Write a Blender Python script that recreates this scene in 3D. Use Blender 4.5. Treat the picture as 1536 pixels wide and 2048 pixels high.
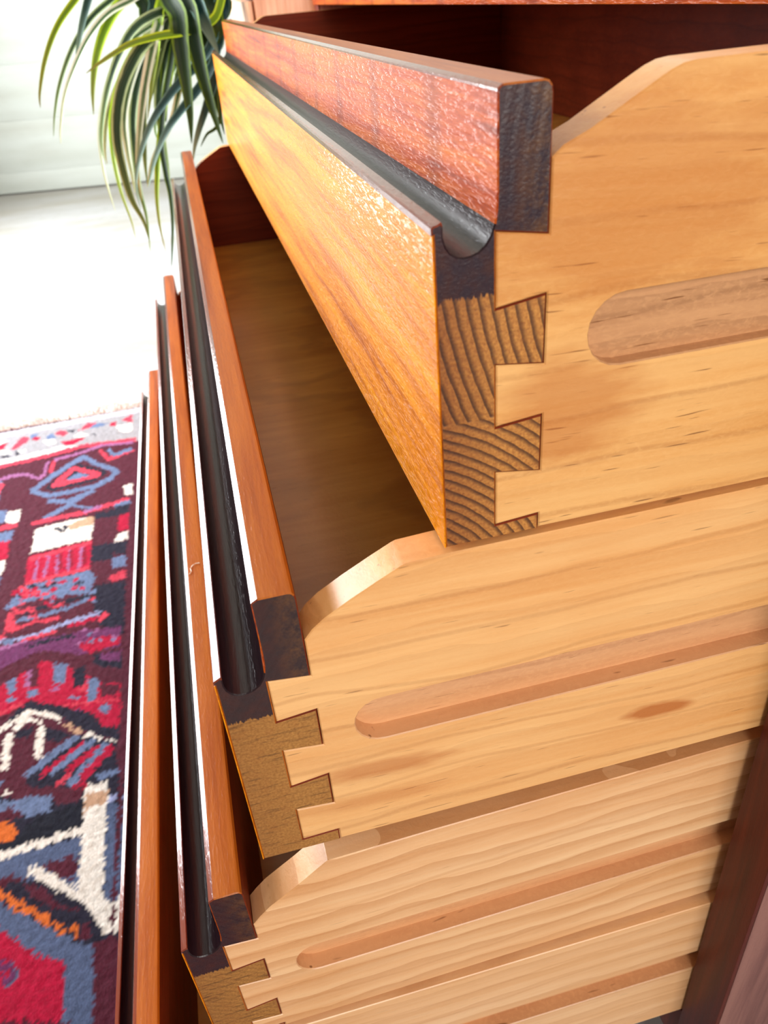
import bpy, bmesh, math, random
import numpy as np
from mathutils import Matrix, Vector

for o in list(bpy.data.objects):
    bpy.data.objects.remove(o)
SC = bpy.context.scene
COL = SC.collection
S = 0.22            # one modelling unit in metres
H = 0.781           # height of the origin (just under the chest top) above the floor
FZ = -3.55          # floor in modelling units


def P(x, y, z):
    return Vector((x * S, y * S, z * S + H))


# ------------------------------------------------------------------ camera
R = [[0.9663067324336236, -0.24522125908330142, -0.07821657718829454],
     [-0.20062648013811848, -0.5272065764065732, -0.825713171301663],
     [0.16124612963057827, 0.8135845130576542, -0.5586411422298738]]
cam_data = bpy.data.cameras.new('camera')
cam = bpy.data.objects.new('camera', cam_data)
COL.objects.link(cam)
rot = Matrix((R[0], [-v for v in R[1]], [-v for v in R[2]])).transposed()
cam.matrix_world = Matrix.Translation(P(0, -1, 0)) @ rot.to_4x4()
cam_data.sensor_fit = 'VERTICAL'
cam_data.sensor_height = 24.0
cam_data.lens = 24.0 * 1565.0 / 2048.0
cam_data.clip_start = 0.01
cam_data.dof.use_dof = True
cam_data.dof.focus_distance = 0.36
cam_data.dof.aperture_fstop = 11.0
SC.camera = cam

# ------------------------------------------------------------------ light
SC.view_settings.view_transform = 'Standard'
SC.view_settings.look = 'None'
SC.view_settings.exposure = 0.0
SC.view_settings.gamma = 1.0
SC.view_settings.use_curve_mapping = False
world = bpy.data.worlds.new('world')
SC.world = world
world.use_nodes = True
world.node_tree.nodes['Background'].inputs[0].default_value = (0.80, 0.88, 1.0, 1)
world.node_tree.nodes['Background'].inputs[1].default_value = 0.8


def area(name, loc, rot, sx, sy, power, col):
    l = bpy.data.lights.new(name, 'AREA')
    l.shape = 'RECTANGLE'
    l.size = sx
    l.size_y = sy
    l.energy = power
    l.color = col
    o = bpy.data.objects.new(name, l)
    COL.objects.link(o)
    o.location = loc
    o.rotation_euler = rot
    return o


# daylight entering through the two windows of the room
area('window_daylight_left', (-1.43, 2.35, 1.12), (0, -math.pi / 2, 0), 1.9, 2.7, 250, (0.95, 0.98, 1.0))
area('window_daylight_near', (0.25, -2.13, 1.45), (math.pi / 2, 0, 0), 1.5, 1.3, 50, (1.0, 0.95, 0.88))


# ------------------------------------------------------------------ material helpers
def lin(c):
    return tuple(((v / 255) / 12.92 if v / 255 <= 0.04045 else ((v / 255 + 0.055) / 1.055) ** 2.4) for v in c) + (1,)


class NT:
    def __init__(self, name):
        self.m = bpy.data.materials.new(name)
        self.m.use_nodes = True
        self.t = self.m.node_tree
        self.b = self.t.nodes['Principled BSDF']
        self.co = self.t.nodes.new('ShaderNodeTexCoord').outputs['Object']
        self.uv = self.co.node.outputs['UV']

    def n(self, typ, ins=None, **kw):
        n = self.t.nodes.new(typ)
        for k, v in kw.items():
            setattr(n, k, v)
        for k, v in (ins or {}).items():
            self.set(n.inputs[k], v)
        return n

    def set(self, sock, v):
        if isinstance(v, bpy.types.NodeSocket):
            self.t.links.new(v, sock)
        else:
            sock.default_value = v

    def p(self, **kw):
        names = dict(color='Base Color', rough='Roughness', coat='Coat Weight', coat_rough='Coat Roughness', normal='Normal',
                     coat_normal='Coat Normal', spec='Specular IOR Level', sheen='Sheen Weight', trans='Transmission Weight', alpha='Alpha',
                     sss='Subsurface Weight', ior='IOR')
        for k, v in kw.items():
            self.set(self.b.inputs[names[k]], v)
        return self.m

    def map(self, scale=(1, 1, 1), loc=(0, 0, 0), rot=(0, 0, 0), v=None):
        return self.n('ShaderNodeMapping', {'Vector': v or self.co, 'Scale': scale, 'Location': loc, 'Rotation': rot}).outputs[0]

    def noise(self, v, scale=1.0, detail=3.0, rough=0.55, dist=0.0, out=0):
        return self.n('ShaderNodeTexNoise', {'Vector': v, 'Scale': scale, 'Detail': detail, 'Roughness': rough, 'Distortion': dist}).outputs[out]

    def ramp(self, f, *stops):
        r = self.n('ShaderNodeValToRGB', {'Fac': f})
        el = r.color_ramp.elements
        while len(el) < len(stops):
            el.new(0.5)
        for e, (p, c) in zip(el, stops):
            e.position = p
            e.color = c if len(c) == 4 else tuple(c) + (1,)
        return r.outputs[0]

    def step(self, f, a, b, lo=0.0, hi=1.0):
        return self.n('ShaderNodeMapRange', {'Value': f, 'From Min': a, 'From Max': b, 'To Min': lo, 'To Max': hi}).outputs[0]

    def math(self, op, a, b=0.0, c=0.0):
        return self.n('ShaderNodeMath', {0: a, 1: b, 2: c}, operation=op).outputs[0]

    def mix(self, f, a, b, mode='MIX'):
        m = self.n('ShaderNodeMix', {'Factor': f}, data_type='RGBA', blend_type=mode)
        self.set(m.inputs[6], a)
        self.set(m.inputs[7], b)
        return m.outputs[2]

    def bump(self, h, strength=0.3, dist=0.001, normal=None):
        ins = {'Height': h, 'Strength': strength, 'Distance': dist}
        if normal is not None:
            ins['Normal'] = normal
        return self.n('ShaderNodeBump', ins).outputs[0]

    def xyz(self, v=None):
        return self.n('ShaderNodeSeparateXYZ', {0: v or self.co}).outputs


def stain(m, v, cx, cz, rx, rz, ang=0.0):
    """soft irregular elliptical stain mask in the x-z plane of the board"""
    mp = m.n('ShaderNodeMapping', {'Vector': v, 'Location': (cx, 0, cz), 'Rotation': (0, ang, 0), 'Scale': (rx, 1000, rz)}, vector_type='TEXTURE').outputs[0]
    x, y, z = m.xyz(mp)
    d = m.math('SQRT', m.math('ADD', m.math('MULTIPLY', x, x), m.math('MULTIPLY', z, z)))
    nz = m.noise(m.map((40, 40, 160), v=v), 1.0, 3)
    d = m.math('ADD', d, m.math('MULTIPLY', m.math('SUBTRACT', nz, 0.5), 1.1))
    return m.step(d, 1.15, 0.55)


def pale_wood(name, seed, light, mid, dark, bands=0.3, mottle=0.3, flecks=0.5, tilt=0.0, stains=(), coat=0.45):
    m = NT(name)
    v = m.map((1, 1, 1), (seed * 1.7, seed, seed * 0.9), (0, tilt, 0))
    warp = m.noise(m.map((5, 5, 14), v=v), 1.0, 2, out=1)
    vv = m.n('ShaderNodeVectorMath', {0: v, 1: m.n('ShaderNodeVectorMath', {0: warp, 'Scale': 0.012}, operation='SCALE').outputs[0]}, operation='ADD').outputs[0]
    broad = m.noise(m.map((3, 20, 38), v=vv), 1.0, 3)
    streak = m.noise(m.map((9, 120, 300), v=vv), 1.0, 4, 0.6)
    c = m.ramp(m.math('ADD', m.math('MULTIPLY', broad, 0.6), m.math('MULTIPLY', streak, 0.4)), (0.30, mid), (0.62, light))
    band = m.n('ShaderNodeTexWave', {'Vector': m.map((0.9, 1, 1), v=vv), 'Scale': 21.0, 'Distortion': 3.2, 'Detail': 2.0, 'Detail Scale': 0.9}, wave_type='BANDS', bands_direction='Z', wave_profile='SAW').outputs[1]
    c = m.mix(m.math('MULTIPLY', m.step(band, 0.25, 1.0), bands), c, dark)
    # thin growth lines
    line = m.n('ShaderNodeTexWave', {'Vector': m.map((0.6, 1, 1), v=vv), 'Scale': 15.0, 'Distortion': 3.0, 'Detail': 3.0, 'Detail Scale': 0.8}, wave_type='BANDS', bands_direction='Z').outputs[1]
    c = m.mix(m.math('MULTIPLY', m.step(line, 0.95, 1.0), 0.28), c, dark)
    # chatoyant mottle
    mot = m.noise(m.map((330, 330, 640), v=v, rot=(0, 0.5, 0)), 1.0, 2, 0.6, 0.6)
    c = m.mix(m.math('MULTIPLY', m.step(mot, 0.45, 0.75), mottle), c, light)
    mot2 = m.noise(m.map((14, 30, 22), (3, 1, 7), v=v), 1.0, 2)
    c = m.mix(m.math('MULTIPLY', m.step(mot2, 0.5, 0.8), 0.35), c, mid)
    # short dark pores
    fl = m.noise(m.map((55, 300, 900), (1, 5, 2), v=vv), 1.0, 1)
    c = m.mix(m.math('MULTIPLY', m.step(fl, 0.71, 0.78), flecks), c, lin((120, 70, 30)))
    for (cx, cz, rx, rz, ang, amt) in stains:
        c = m.mix(m.math('MULTIPLY', stain(m, m.co, cx, cz, rx, rz, ang), amt), c, lin((186, 100, 28)))
    h = m.math('ADD', m.math('MULTIPLY', streak, 0.5), m.math('MULTIPLY', mot, 0.5))
    return m.p(color=c, rough=0.42, spec=0.4 if coat else 0.08, coat=coat, coat_rough=0.22, normal=m.bump(h, 0.4, 0.0007))


def teak(name, seed, c0, c1, c2, rough=0.3, coat=0.5, coat_rough=0.1, pores=1.0, grain_x=1.0, pore_scale=1.0, figure=0.0, spec=0.4, upright=False):
    """varnished wood with its grain along y and open glossy pores"""
    m = NT(name)
    v = m.map((1, 1, 1), (seed, seed * 2.3, seed * 1.1), (math.pi / 2, 0, 0) if upright else (0, 0, 0))
    warp = m.noise(m.map((10, 2.5, 10), v=v), 1.0, 2, out=1)
    vv = m.n('ShaderNodeVectorMath', {0: v, 1: m.n('ShaderNodeVectorMath', {0: warp, 'Scale': 0.016}, operation='SCALE').outputs[0]}, operation='ADD').outputs[0]
    a = m.noise(m.map((70, 3.0, 70), v=vv), 1.0, 4, 0.6)
    b = m.noise(m.map((300, 9, 300), v=vv), 1.0, 3, 0.6)
    f = m.math('ADD', m.math('MULTIPLY', a, 0.65), m.math('MULTIPLY', b, 0.35))
    c = m.ramp(f, (0.33, c2), (0.46, c1), (0.60, c0))
    if figure:
        w = m.n('ShaderNodeTexWave', {'Vector': m.map((1, 0.8, 0.5), v=vv), 'Scale': 5.0, 'Distortion': 5.0, 'Detail': 2.0, 'Detail Scale': 0.8}, wave_type='RINGS', rings_direction='X').outputs[1]
        c = m.mix(m.math('MULTIPLY', m.step(w, 0.86, 1.0), figure), c, c2)
    pr = m.noise(m.map((1000 * pore_scale, 170 * pore_scale, 1000 * pore_scale), v=vv), 1.0, 2, 0.5)
    ridge = m.step(pr, 0.46, 0.66)
    c = m.mix(m.math('MULTIPLY', m.step(pr, 0.42, 0.34), 0.25 * pores), c, c2)
    rough_h = m.noise(m.map((420, 150, 420), v=v), 1.0, 2)
    nb = m.bump(m.math('ADD', m.math('MULTIPLY', rough_h, 0.5), m.math('MULTIPLY', ridge, 0.5)), 0.35 * min(1.0, pores), 0.0004)
    nc = m.bump(m.math('ADD', m.math('MULTIPLY', rough_h, 0.25), ridge), min(1.0, 0.9 * pores), 0.0006 * max(1.0, pores))
    return m.p(color=c, rough=rough, coat=coat, coat_rough=coat_rough, normal=nb, coat_normal=nc, spec=spec)


def end_grain(name, c0, c1, dark, zs, seed, cx, cz, scale, zl=None, scale2=0.0, cx2=0.0, cz2=0.0, contrast=0.85, sawn=0.15, soak=0.3):
    """sawn end grain with growth rings; finish run over it above height zs"""
    m = NT(name)
    x, y, z = m.xyz()
    fine = m.noise(m.map((900, 900, 900), (seed, 0, 0)), 1.0, 3)
    med = m.noise(m.map((160, 160, 160), (0, seed, 0)), 1.0, 3)

    def rings(cx, cz, scale):
        mp = m.map((1, 0.0, 1), (-cx, 0, -cz))
        w = m.n('ShaderNodeTexWave', {'Vector': mp, 'Scale': scale, 'Distortion': 1.1, 'Detail': 3.0, 'Detail Scale': 1.6}, wave_type='RINGS', rings_direction='Y', wave_profile='SAW').outputs[1]
        return m.step(w, 0.46, 0.84)
    r = rings(cx, cz, scale)
    if zl is not None:
        r2 = rings(cx2, cz2, scale2)
        r = m.mix(m.step(m.math('ADD', z, m.math('MULTIPLY', med, 0.002)), zl, zl + 0.0006), r, r2)
    c = m.ramp(fine, (0.32, c1), (0.66, c0))
    saw = m.noise(m.map((70, 1, 620), (seed, 0, 3), (0, 0.4, 0)), 1.0, 3, 0.6)
    c = m.mix(m.math('MULTIPLY', m.step(saw, 0.53, 0.68), sawn), c, lin((70, 40, 14)))
    c = m.mix(m.math('MULTIPLY', r, contrast), c, lin((66, 30, 8)))
    c = m.mix(m.math('MULTIPLY', m.step(med, 0.5, 0.75), 0.35), c, lin((150, 88, 34)))
    # varnish soaked in from the face of the front
    sk = m.step(m.math('ADD', x, m.math('MULTIPLY', m.math('SUBTRACT', med, 0.5), 0.012)), 0.022, 0.001)
    c = m.mix(m.math('MULTIPLY', sk, soak), c, (0.50, 0.33, 0.22, 1), 'MULTIPLY')
    # dark finish on the pull rail, ragged lower limit
    e = m.math('ADD', z, m.math('MULTIPLY', m.math('SUBTRACT', m.noise(m.map((900, 1, 150), (2, seed, 1)), 1.0, 2), 0.5), 0.006))
    mask = m.step(e, zs - 0.0004, zs + 0.0004)
    wear = m.math('MULTIPLY', m.step(x, 0.024, 0.034), m.step(m.math('ADD', m.math('MULTIPLY', med, 0.6), m.math('MULTIPLY', fine, 0.4)), 0.42, 0.7))
    dk = m.mix(m.math('MULTIPLY', wear, 0.55), m.mix(m.step(med, 0.4, 0.7), dark, lin((64, 30, 26))), lin((128, 88, 44)))
    c = m.mix(mask, c, dk)
    h = m.math('ADD', m.math('MULTIPLY', r, -0.8), fine)
    return m.p(color=c, rough=m.mix(mask, (0.6,) * 3 + (1,), (0.34,) * 3 + (1,)), normal=m.bump(h, 0.35, 0.0005))


def plain(name, col, rough=0.5, spec=0.5, var=0.12, scale=60.0, bump=0.1):
    m = NT(name)
    n = m.noise(m.map(), scale, 4)
    d = tuple(v * (1 - var) for v in col[:3]) + (1,)
    l = tuple(min(1, v * (1 + var)) for v in col[:3]) + (1,)
    return m.p(color=m.ramp(n, (0.3, d), (0.7, l)), rough=rough, spec=spec, normal=m.bump(n, bump, 0.001))


M = {}
LT, MD, DK = lin((240, 190, 126)), lin((222, 158, 90)), lin((186, 116, 56))
u = lambda x: x * S
M['side1'] = pale_wood('pale_side_wood', 1.0, lin((242, 187, 118)), lin((224, 154, 78)), lin((160, 90, 34)), 0.10, 0.45, 0.8, -0.03,
                       stains=((0.30 * S, -0.16 * S, 0.3 * S, 0.16 * S, 0, 0.45), (0.215 * S, -0.46 * S, 0.13 * S, 0.1 * S, 0, 0.5)))
M['side2'] = pale_wood('pale_side_wood', 4.0, lin((247, 193, 128)), lin((230, 160, 90)), lin((172, 100, 40)), 0.15, 0.2, 0.5, -0.01,
                       stains=((0.875 * S, -0.522 * S, 0.085 * S, 0.024 * S, 0.06, 0.85), (0.27 * S, -0.485 * S, 0.14 * S, 0.03 * S, 0.06, 0.6), (0.25 * S, -0.575 * S, 0.18 * S, 0.02 * S, 0.06, 0.3)))
M['side3'] = pale_wood('striped_side_wood', 7.0, lin((250, 204, 154)), lin((234, 172, 114)), lin((200, 130, 70)), 0.55, 0.1, 0.25, 0.0)
M['side4'] = pale_wood('striped_side_wood', 9.0, lin((250, 204, 156)), lin((234, 176, 118)), lin((202, 134, 76)), 0.35, 0.1, 0.2, 0.0)
M['groove'] = pale_wood('worn_groove_wood', 12.0, lin((232, 178, 128)), lin((210, 150, 104)), lin((160, 100, 60)), 0.1, 0.5, 0.8)
M['groove1'] = pale_wood('worn_wide_groove_wood', 13.0, lin((214, 160, 112)), lin((176, 122, 82)), lin((120, 76, 46)), 0.25, 0.8, 0.9, coat=0.2)
M['inner'] = pale_wood('shaded_inner_wood', 15.0, lin((128, 50, 26)), lin((102, 36, 18)), lin((66, 22, 12)), 0.2, 0.1, 0.2, coat=0.0)  # shade inside the drawers put into the colour of the inner faces
M['bottom'] = pale_wood('drawer_bottom_ply', 18.0, lin((232, 164, 72)), lin((206, 134, 46)), lin((140, 84, 26)), 0.35, 0.1, 0.25)
M['veneer'] = teak('golden_front_veneer', 1.0, lin((240, 152, 4)), lin((218, 126, 2)), lin((164, 78, 2)), 0.55, 0.34, 0.09, 1.9, spec=0.08)
M['rail'] = teak('reddish_pull_rail', 3.0, lin((212, 108, 26)), lin((180, 70, 12)), lin((104, 32, 8)), 0.5, 0.32, 0.05, 1.0, spec=0.08, pore_scale=0.8, figure=0.35)
M['top'] = teak('front_top_edge', 5.0, lin((192, 110, 32)), lin((168, 86, 20)), lin((120, 54, 12)), 0.42, 0.08, 0.08, 0.5, pore_scale=0.7, spec=0.3)
M['lip'] = teak('varnished_lip', 6.0, lin((150, 66, 34)), lin((120, 46, 24)), lin((84, 30, 16)), 0.18, 1.0, 0.12, 0.15)
M['dark'] = teak('dark_finger_groove', 8.0, lin((44, 26, 32)), lin((32, 17, 24)), lin((20, 10, 16)), 0.3, 0.2, 0.1, 0.3, spec=0.25)
M['carcass'] = teak('dark_carcass_wood', 11.0, lin((104, 36, 24)), lin((86, 27, 20)), lin((64, 20, 16)), 0.5, 0.08, 0.3, 0.3, upright=True, spec=0.25)
M['carcass_in'] = plain('carcass_inside', lin((54, 20, 16)), 0.85, 0.05)
M['panel'] = teak('carcass_side_veneer', 14.0, lin((150, 104, 96)), lin((128, 84, 80)), lin((98, 60, 58)), 0.55, 0.1, 0.4, 0.5, upright=True)
EG = (lin((206, 142, 66)), lin((164, 100, 42)), lin((44, 26, 38)))
zst = -0.256 * S
M['end1'] = end_grain('end_grain_wide_rings', *EG, zst, 1.0, -0.16 * S, -0.845 * S, 90.0, -0.443 * S, 84.0, 0.8 * S, -0.14 * S, soak=0.8)
E2 = (lin((184, 130, 64)), lin((150, 98, 42)), lin((48, 28, 30)))
M['end2'] = end_grain('end_grain_fine', *E2, -0.266 * S, 2.0, 2.0 * S, -1.5 * S, 90.0, contrast=0.0, sawn=0.55)
M['end3'] = end_grain('end_grain_sawn', *E2, -0.272 * S, 3.0, 0.9 * S, 0.7 * S, 90.0, contrast=0.15, sawn=0.85)

# ------------------------------------------------------------------ measured shapes
# rug design in floor coordinates (colour key, outline)
RUG = [["G",[[-2.548,6.88],[-2.359,6.891],[-0.88,6.949],[-0.879,6.133],[-1.479,6.233],[-2.246,6.125],[-2.418,6.099]]],
 ["L",[[-2.534,6.751],[-2.324,6.762],[-2.351,6.88],[-2.562,6.868]]],
 ["L",[[-2.347,6.761],[-0.863,6.791],[-0.872,6.914],[-2.374,6.879]]],
 ["R",[[-2.172,6.431],[-2.101,6.675],[-2.016,6.673],[-2.018,6.535],[-2.142,6.408]]],
 ["R",[[-1.771,6.605],[-1.722,6.694],[-1.637,6.593],[-1.668,6.509]]],
 ["R",[[-1.54,6.586],[-1.454,6.752],[-1.368,6.705],[-1.408,6.62]]],
 ["R",[[-1.117,6.669],[-1.01,6.775],[-1.007,6.566]]],
 ["R",[[-2.341,6.397],[-2.247,6.502],[-2.208,6.425],[-2.309,6.305]]],
 ["K",[[-1.686,6.389],[-1.564,6.392],[-1.453,6.41],[-1.477,6.346],[-1.574,6.271],[-1.641,6.298]]],
 ["K",[[-2.001,6.623],[-1.946,6.644],[-1.9,6.572],[-1.931,6.51]]],
 ["K",[[-1.234,6.649],[-1.166,6.666],[-1.163,6.563],[-1.221,6.565]]],
 ["K",[[-2.312,6.57],[-2.217,6.626],[-2.245,6.491],[-2.299,6.482]]],
 ["B",[[-1.863,6.578],[-1.794,6.647],[-1.743,6.507],[-1.818,6.506]]],
 ["B",[[-1.445,6.602],[-1.354,6.711],[-1.233,6.638],[-1.357,6.577]]],
 ["B",[[-2.014,6.661],[-1.992,6.718],[-1.93,6.67],[-1.997,6.59]]],
 ["W",[[-2.327,6.671],[-2.222,6.66],[-2.278,6.594],[-2.317,6.603]]],
 ["W",[[-1.884,6.501],[-1.769,6.475],[-1.713,6.379],[-1.806,6.375]]],
 ["W",[[-1.57,6.469],[-1.508,6.541],[-1.436,6.446],[-1.499,6.397]]],
 ["W",[[-1.172,6.545],[-1.007,6.555],[-1.004,6.354],[-1.109,6.376]]],
 ["W",[[-2.289,6.417],[-2.242,6.469],[-2.141,6.337],[-2.224,6.34]]],
 ["W",[[-2.089,6.357],[-2.017,6.368],[-2.01,6.305],[-2.065,6.307]]],
 ["W",[[-1.789,6.297],[-1.631,6.284],[-1.68,6.212]]],
 ["W",[[-2.261,6.227],[-1.758,6.264],[-1.349,6.242],[-1.347,6.189],[-1.75,6.18],[-2.246,6.125]]],
 ["N",[[-1.407,6.445],[-1.36,6.458],[-1.357,6.392]]],
 ["N",[[-2.256,6.314],[-2.185,6.325],[-2.14,6.257],[-2.213,6.267]]],
 ["N",[[-2.121,6.39],[-2.067,6.328],[-2.085,6.255]]],
 ["N",[[-1.67,6.651],[-1.542,6.609],[-1.597,6.577]]],
 ["R",[[-2.413,6.041],[-2.227,6.069],[-2.245,6.143],[-2.432,6.114]]],
 ["R",[[-2.242,6.068],[-1.857,6.094],[-1.871,6.169],[-2.26,6.141]]],
 ["R",[[-1.871,6.092],[-1.463,6.175],[-1.476,6.252],[-1.888,6.166]]],
 ["R",[[-1.481,6.174],[-0.962,6.133],[-0.967,6.209],[-1.491,6.251]]],
 ["P",[[-2.202,5.812],[-2.068,5.858],[-2.083,5.912],[-2.218,5.866]]],
 ["P",[[-2.082,5.857],[-1.936,5.826],[-1.945,5.88],[-2.092,5.912]]],
 ["P",[[-1.955,5.837],[-1.824,5.7],[-1.821,5.746],[-1.952,5.885]]],
 ["P",[[-1.824,5.7],[-1.773,5.767],[-1.793,5.816],[-1.843,5.748]]],
 ["P",[[-1.775,5.762],[-1.767,5.941],[-1.794,5.966],[-1.801,5.786]]],
 ["P",[[-1.77,5.913],[-1.756,6.007],[-1.781,6.041],[-1.795,5.947]]],
 ["R",[[-1.718,5.792],[-1.699,5.988],[-1.736,6.031],[-1.755,5.833]]],
 ["P",[[-1.718,6.005],[-1.513,6.046],[-1.522,6.095],[-1.728,6.054]]],
 ["P",[[-1.523,6.043],[-1.28,6.133],[-1.289,6.183],[-1.533,6.092]]],
 ["P",[[-1.292,6.131],[-0.993,6.095],[-0.996,6.145],[-1.298,6.182]]],
 ["B",[[-2.188,5.825],[-2.165,5.481],[-2.138,5.463],[-2.16,5.805]]],
 ["R",[[-2.176,5.791],[-2.198,5.64],[-2.153,5.58],[-2.13,5.729]]],
 ["B",[[-1.862,5.483],[-1.686,5.698],[-1.715,5.775],[-1.892,5.556]]],
 ["B",[[-1.701,5.681],[-1.492,5.897],[-1.519,5.979],[-1.729,5.759]]],
 ["B",[[-1.508,5.881],[-1.425,5.954],[-1.449,6.039],[-1.534,5.964]]],
 ["B",[[-1.462,5.969],[-1.326,5.771],[-1.311,5.838],[-1.447,6.038]]],
 ["B",[[-1.342,5.791],[-1.116,5.55],[-1.105,5.622],[-1.333,5.866]]],
 ["B",[[-1.128,5.642],[-1.211,5.493],[-1.181,5.427],[-1.099,5.574]]],
 ["B",[[-1.191,5.515],[-1.324,5.427],[-1.304,5.352],[-1.172,5.438]]],
 ["B",[[-1.303,5.435],[-1.574,5.42],[-1.56,5.342],[-1.291,5.356]]],
 ["B",[[-1.555,5.42],[-1.725,5.429],[-1.711,5.351],[-1.543,5.342]]],
 ["B",[[-1.698,5.416],[-1.88,5.572],[-1.881,5.5],[-1.701,5.346]]],
 ["N",[[-1.757,5.535],[-1.492,5.883],[-1.213,5.624],[-1.294,5.494],[-1.682,5.455]]],
 ["R",[[-1.673,5.503],[-1.499,5.773],[-1.53,5.851],[-1.705,5.576]]],
 ["R",[[-1.534,5.769],[-1.274,5.549],[-1.269,5.627],[-1.531,5.851]]],
 ["R",[[-1.279,5.641],[-1.59,5.6],[-1.574,5.516],[-1.265,5.555]]],
 ["R",[[-1.571,5.602],[-1.7,5.591],[-1.684,5.507],[-1.555,5.518]]],
 ["B",[[-1.585,5.608],[-1.479,5.701],[-1.352,5.606],[-1.472,5.59]]],
 ["B",[[-1.706,5.264],[-1.518,5.183],[-1.522,5.253],[-1.712,5.335]]],
 ["B",[[-1.527,5.183],[-1.302,5.282],[-1.319,5.354],[-1.546,5.253]]],
 ["B",[[-1.406,5.32],[-1.526,5.182],[-1.501,5.118],[-1.382,5.254]]],
 ["B",[[-1.511,5.196],[-1.723,5.048],[-1.701,4.983],[-1.49,5.128]]],
 ["B",[[-1.514,5.138],[-1.314,4.995],[-1.312,5.04],[-1.513,5.185]]],
 ["R",[[-1.314,6.052],[-1.219,5.82],[-1.194,5.863],[-1.289,6.097]]],
 ["R",[[-1.213,5.815],[-0.982,5.932],[-0.997,6.012],[-1.23,5.893]]],
 ["B",[[-1.236,6.04],[-1.165,5.88],[-1.145,5.921],[-1.217,6.082]]],
 ["B",[[-1.161,5.878],[-0.985,5.957],[-0.997,6.025],[-1.175,5.945]]],
 ["W",[[-2.039,5.263],[-1.927,5.245],[-1.918,5.047],[-2.023,5.064]]],
 ["W",[[-1.065,5.301],[-0.984,5.321],[-0.986,5.119],[-1.044,5.134]]],
 ["W",[[-2.007,4.502],[-1.938,4.49],[-1.947,4.289],[-2.019,4.29]]],
 ["B",[[-2.29,5.327],[-2.045,5.281],[-2.031,5.089],[-2.249,5.081]]],
 ["R",[[-2.235,4.963],[-1.917,4.961],[-1.935,5.041],[-2.256,5.042]]],
 ["B",[[-2.221,4.909],[-1.943,4.937],[-1.941,4.778],[-2.198,4.774]]],
 ["K",[[-2.198,4.774],[-1.949,4.781],[-1.938,4.503],[-2.156,4.517]]],
 ["B",[[-2.12,4.302],[-1.941,4.269],[-1.94,4.047],[-2.078,4.049]]],
 ["R",[[-1.804,4.942],[-1.56,4.947],[-1.572,5.011],[-1.817,5.006]]],
 ["R",[[-1.576,4.947],[-1.352,4.945],[-1.362,5.009],[-1.587,5.011]]],
 ["R",[[-1.366,4.943],[-0.996,5.024],[-1.007,5.09],[-1.38,5.007]]],
 ["P",[[-1.382,4.961],[-1.229,5.003],[-1.238,5.045],[-1.391,5.003]]],
 ["B",[[-1.124,4.948],[-0.988,4.984],[-0.999,5.043],[-1.135,5.006]]],
 ["N",[[-1.122,4.963],[-1.0,4.979],[-1.002,4.839],[-1.125,4.81]]],
 ["K",[[-1.085,4.794],[-1.001,4.832],[-1.001,4.55],[-1.09,4.569]]],
 ["N",[[-1.289,4.826],[-1.281,4.914],[-1.105,4.925],[-1.118,4.822]]],
 ["W",[[-1.757,4.883],[-1.312,4.895],[-1.286,4.84],[-1.292,4.531],[-1.762,4.519]]],
 ["T",[[-1.498,4.83],[-1.312,4.892],[-1.286,4.84],[-1.285,4.758],[-1.476,4.741]]],
 ["N",[[-1.599,4.773],[-1.564,4.789],[-1.576,4.829],[-1.611,4.812]]],
 ["N",[[-1.585,4.804],[-1.553,4.743],[-1.541,4.765],[-1.573,4.827]]],
 ["N",[[-1.552,4.742],[-1.508,4.744],[-1.515,4.784],[-1.56,4.782]]],
 ["N",[[-1.505,4.76],[-1.53,4.833],[-1.546,4.82],[-1.521,4.748]]],
 ["N",[[-1.541,4.804],[-1.495,4.764],[-1.492,4.799],[-1.539,4.84]]],
 ["W",[[-1.077,4.529],[-1.0,4.543],[-1.002,4.417],[-1.108,4.415]]],
 ["N",[[-1.287,4.426],[-1.112,4.41],[-1.112,4.178],[-1.281,4.201]]],
 ["N",[[-1.112,4.403],[-1.005,4.391],[-1.006,4.204],[-1.107,4.241]]],
 ["B",[[-1.112,4.191],[-1.013,4.213],[-1.01,4.052],[-1.108,4.063]]],
 ["R",[[-1.126,3.959],[-1.009,4.008],[-1.007,3.904],[-1.109,3.887]]],
 ["N",[[-1.229,3.9],[-1.01,3.857],[-1.004,3.604],[-1.246,3.689]]],
 ["K",[[-1.772,4.476],[-1.288,4.516],[-1.278,4.136],[-1.755,4.093]]],
 ["P",[[-1.7,4.47],[-1.699,4.085],[-1.676,4.071],[-1.676,4.454]]],
 ["P",[[-1.619,4.481],[-1.626,4.132],[-1.604,4.117],[-1.595,4.464]]],
 ["P",[[-1.551,4.467],[-1.538,4.148],[-1.516,4.136],[-1.528,4.455]]],
 ["P",[[-1.463,4.489],[-1.455,4.143],[-1.433,4.131],[-1.44,4.477]]],
 ["P",[[-1.368,4.496],[-1.371,4.163],[-1.348,4.15],[-1.344,4.482]]],
 ["K2",[[-1.545,4.465],[-1.513,4.194],[-1.483,4.187],[-1.514,4.457]]],
 ["K2",[[-1.454,4.46],[-1.434,4.192],[-1.404,4.182],[-1.423,4.449]]],
 ["K2",[[-1.35,4.492],[-1.34,4.198],[-1.31,4.184],[-1.319,4.478]]],
 ["R",[[-1.739,4.083],[-1.275,4.117],[-1.284,4.162],[-1.75,4.126]]],
 ["R",[[-1.757,4.413],[-1.279,4.458],[-1.288,4.507],[-1.768,4.461]]],
 ["B",[[-1.764,4.078],[-1.276,4.098],[-1.227,3.983],[-1.255,3.851],[-1.503,3.847],[-1.83,3.893]]],
 ["N",[[-1.72,4.048],[-1.693,4.083],[-1.654,4.05],[-1.682,4.015]]],
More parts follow.
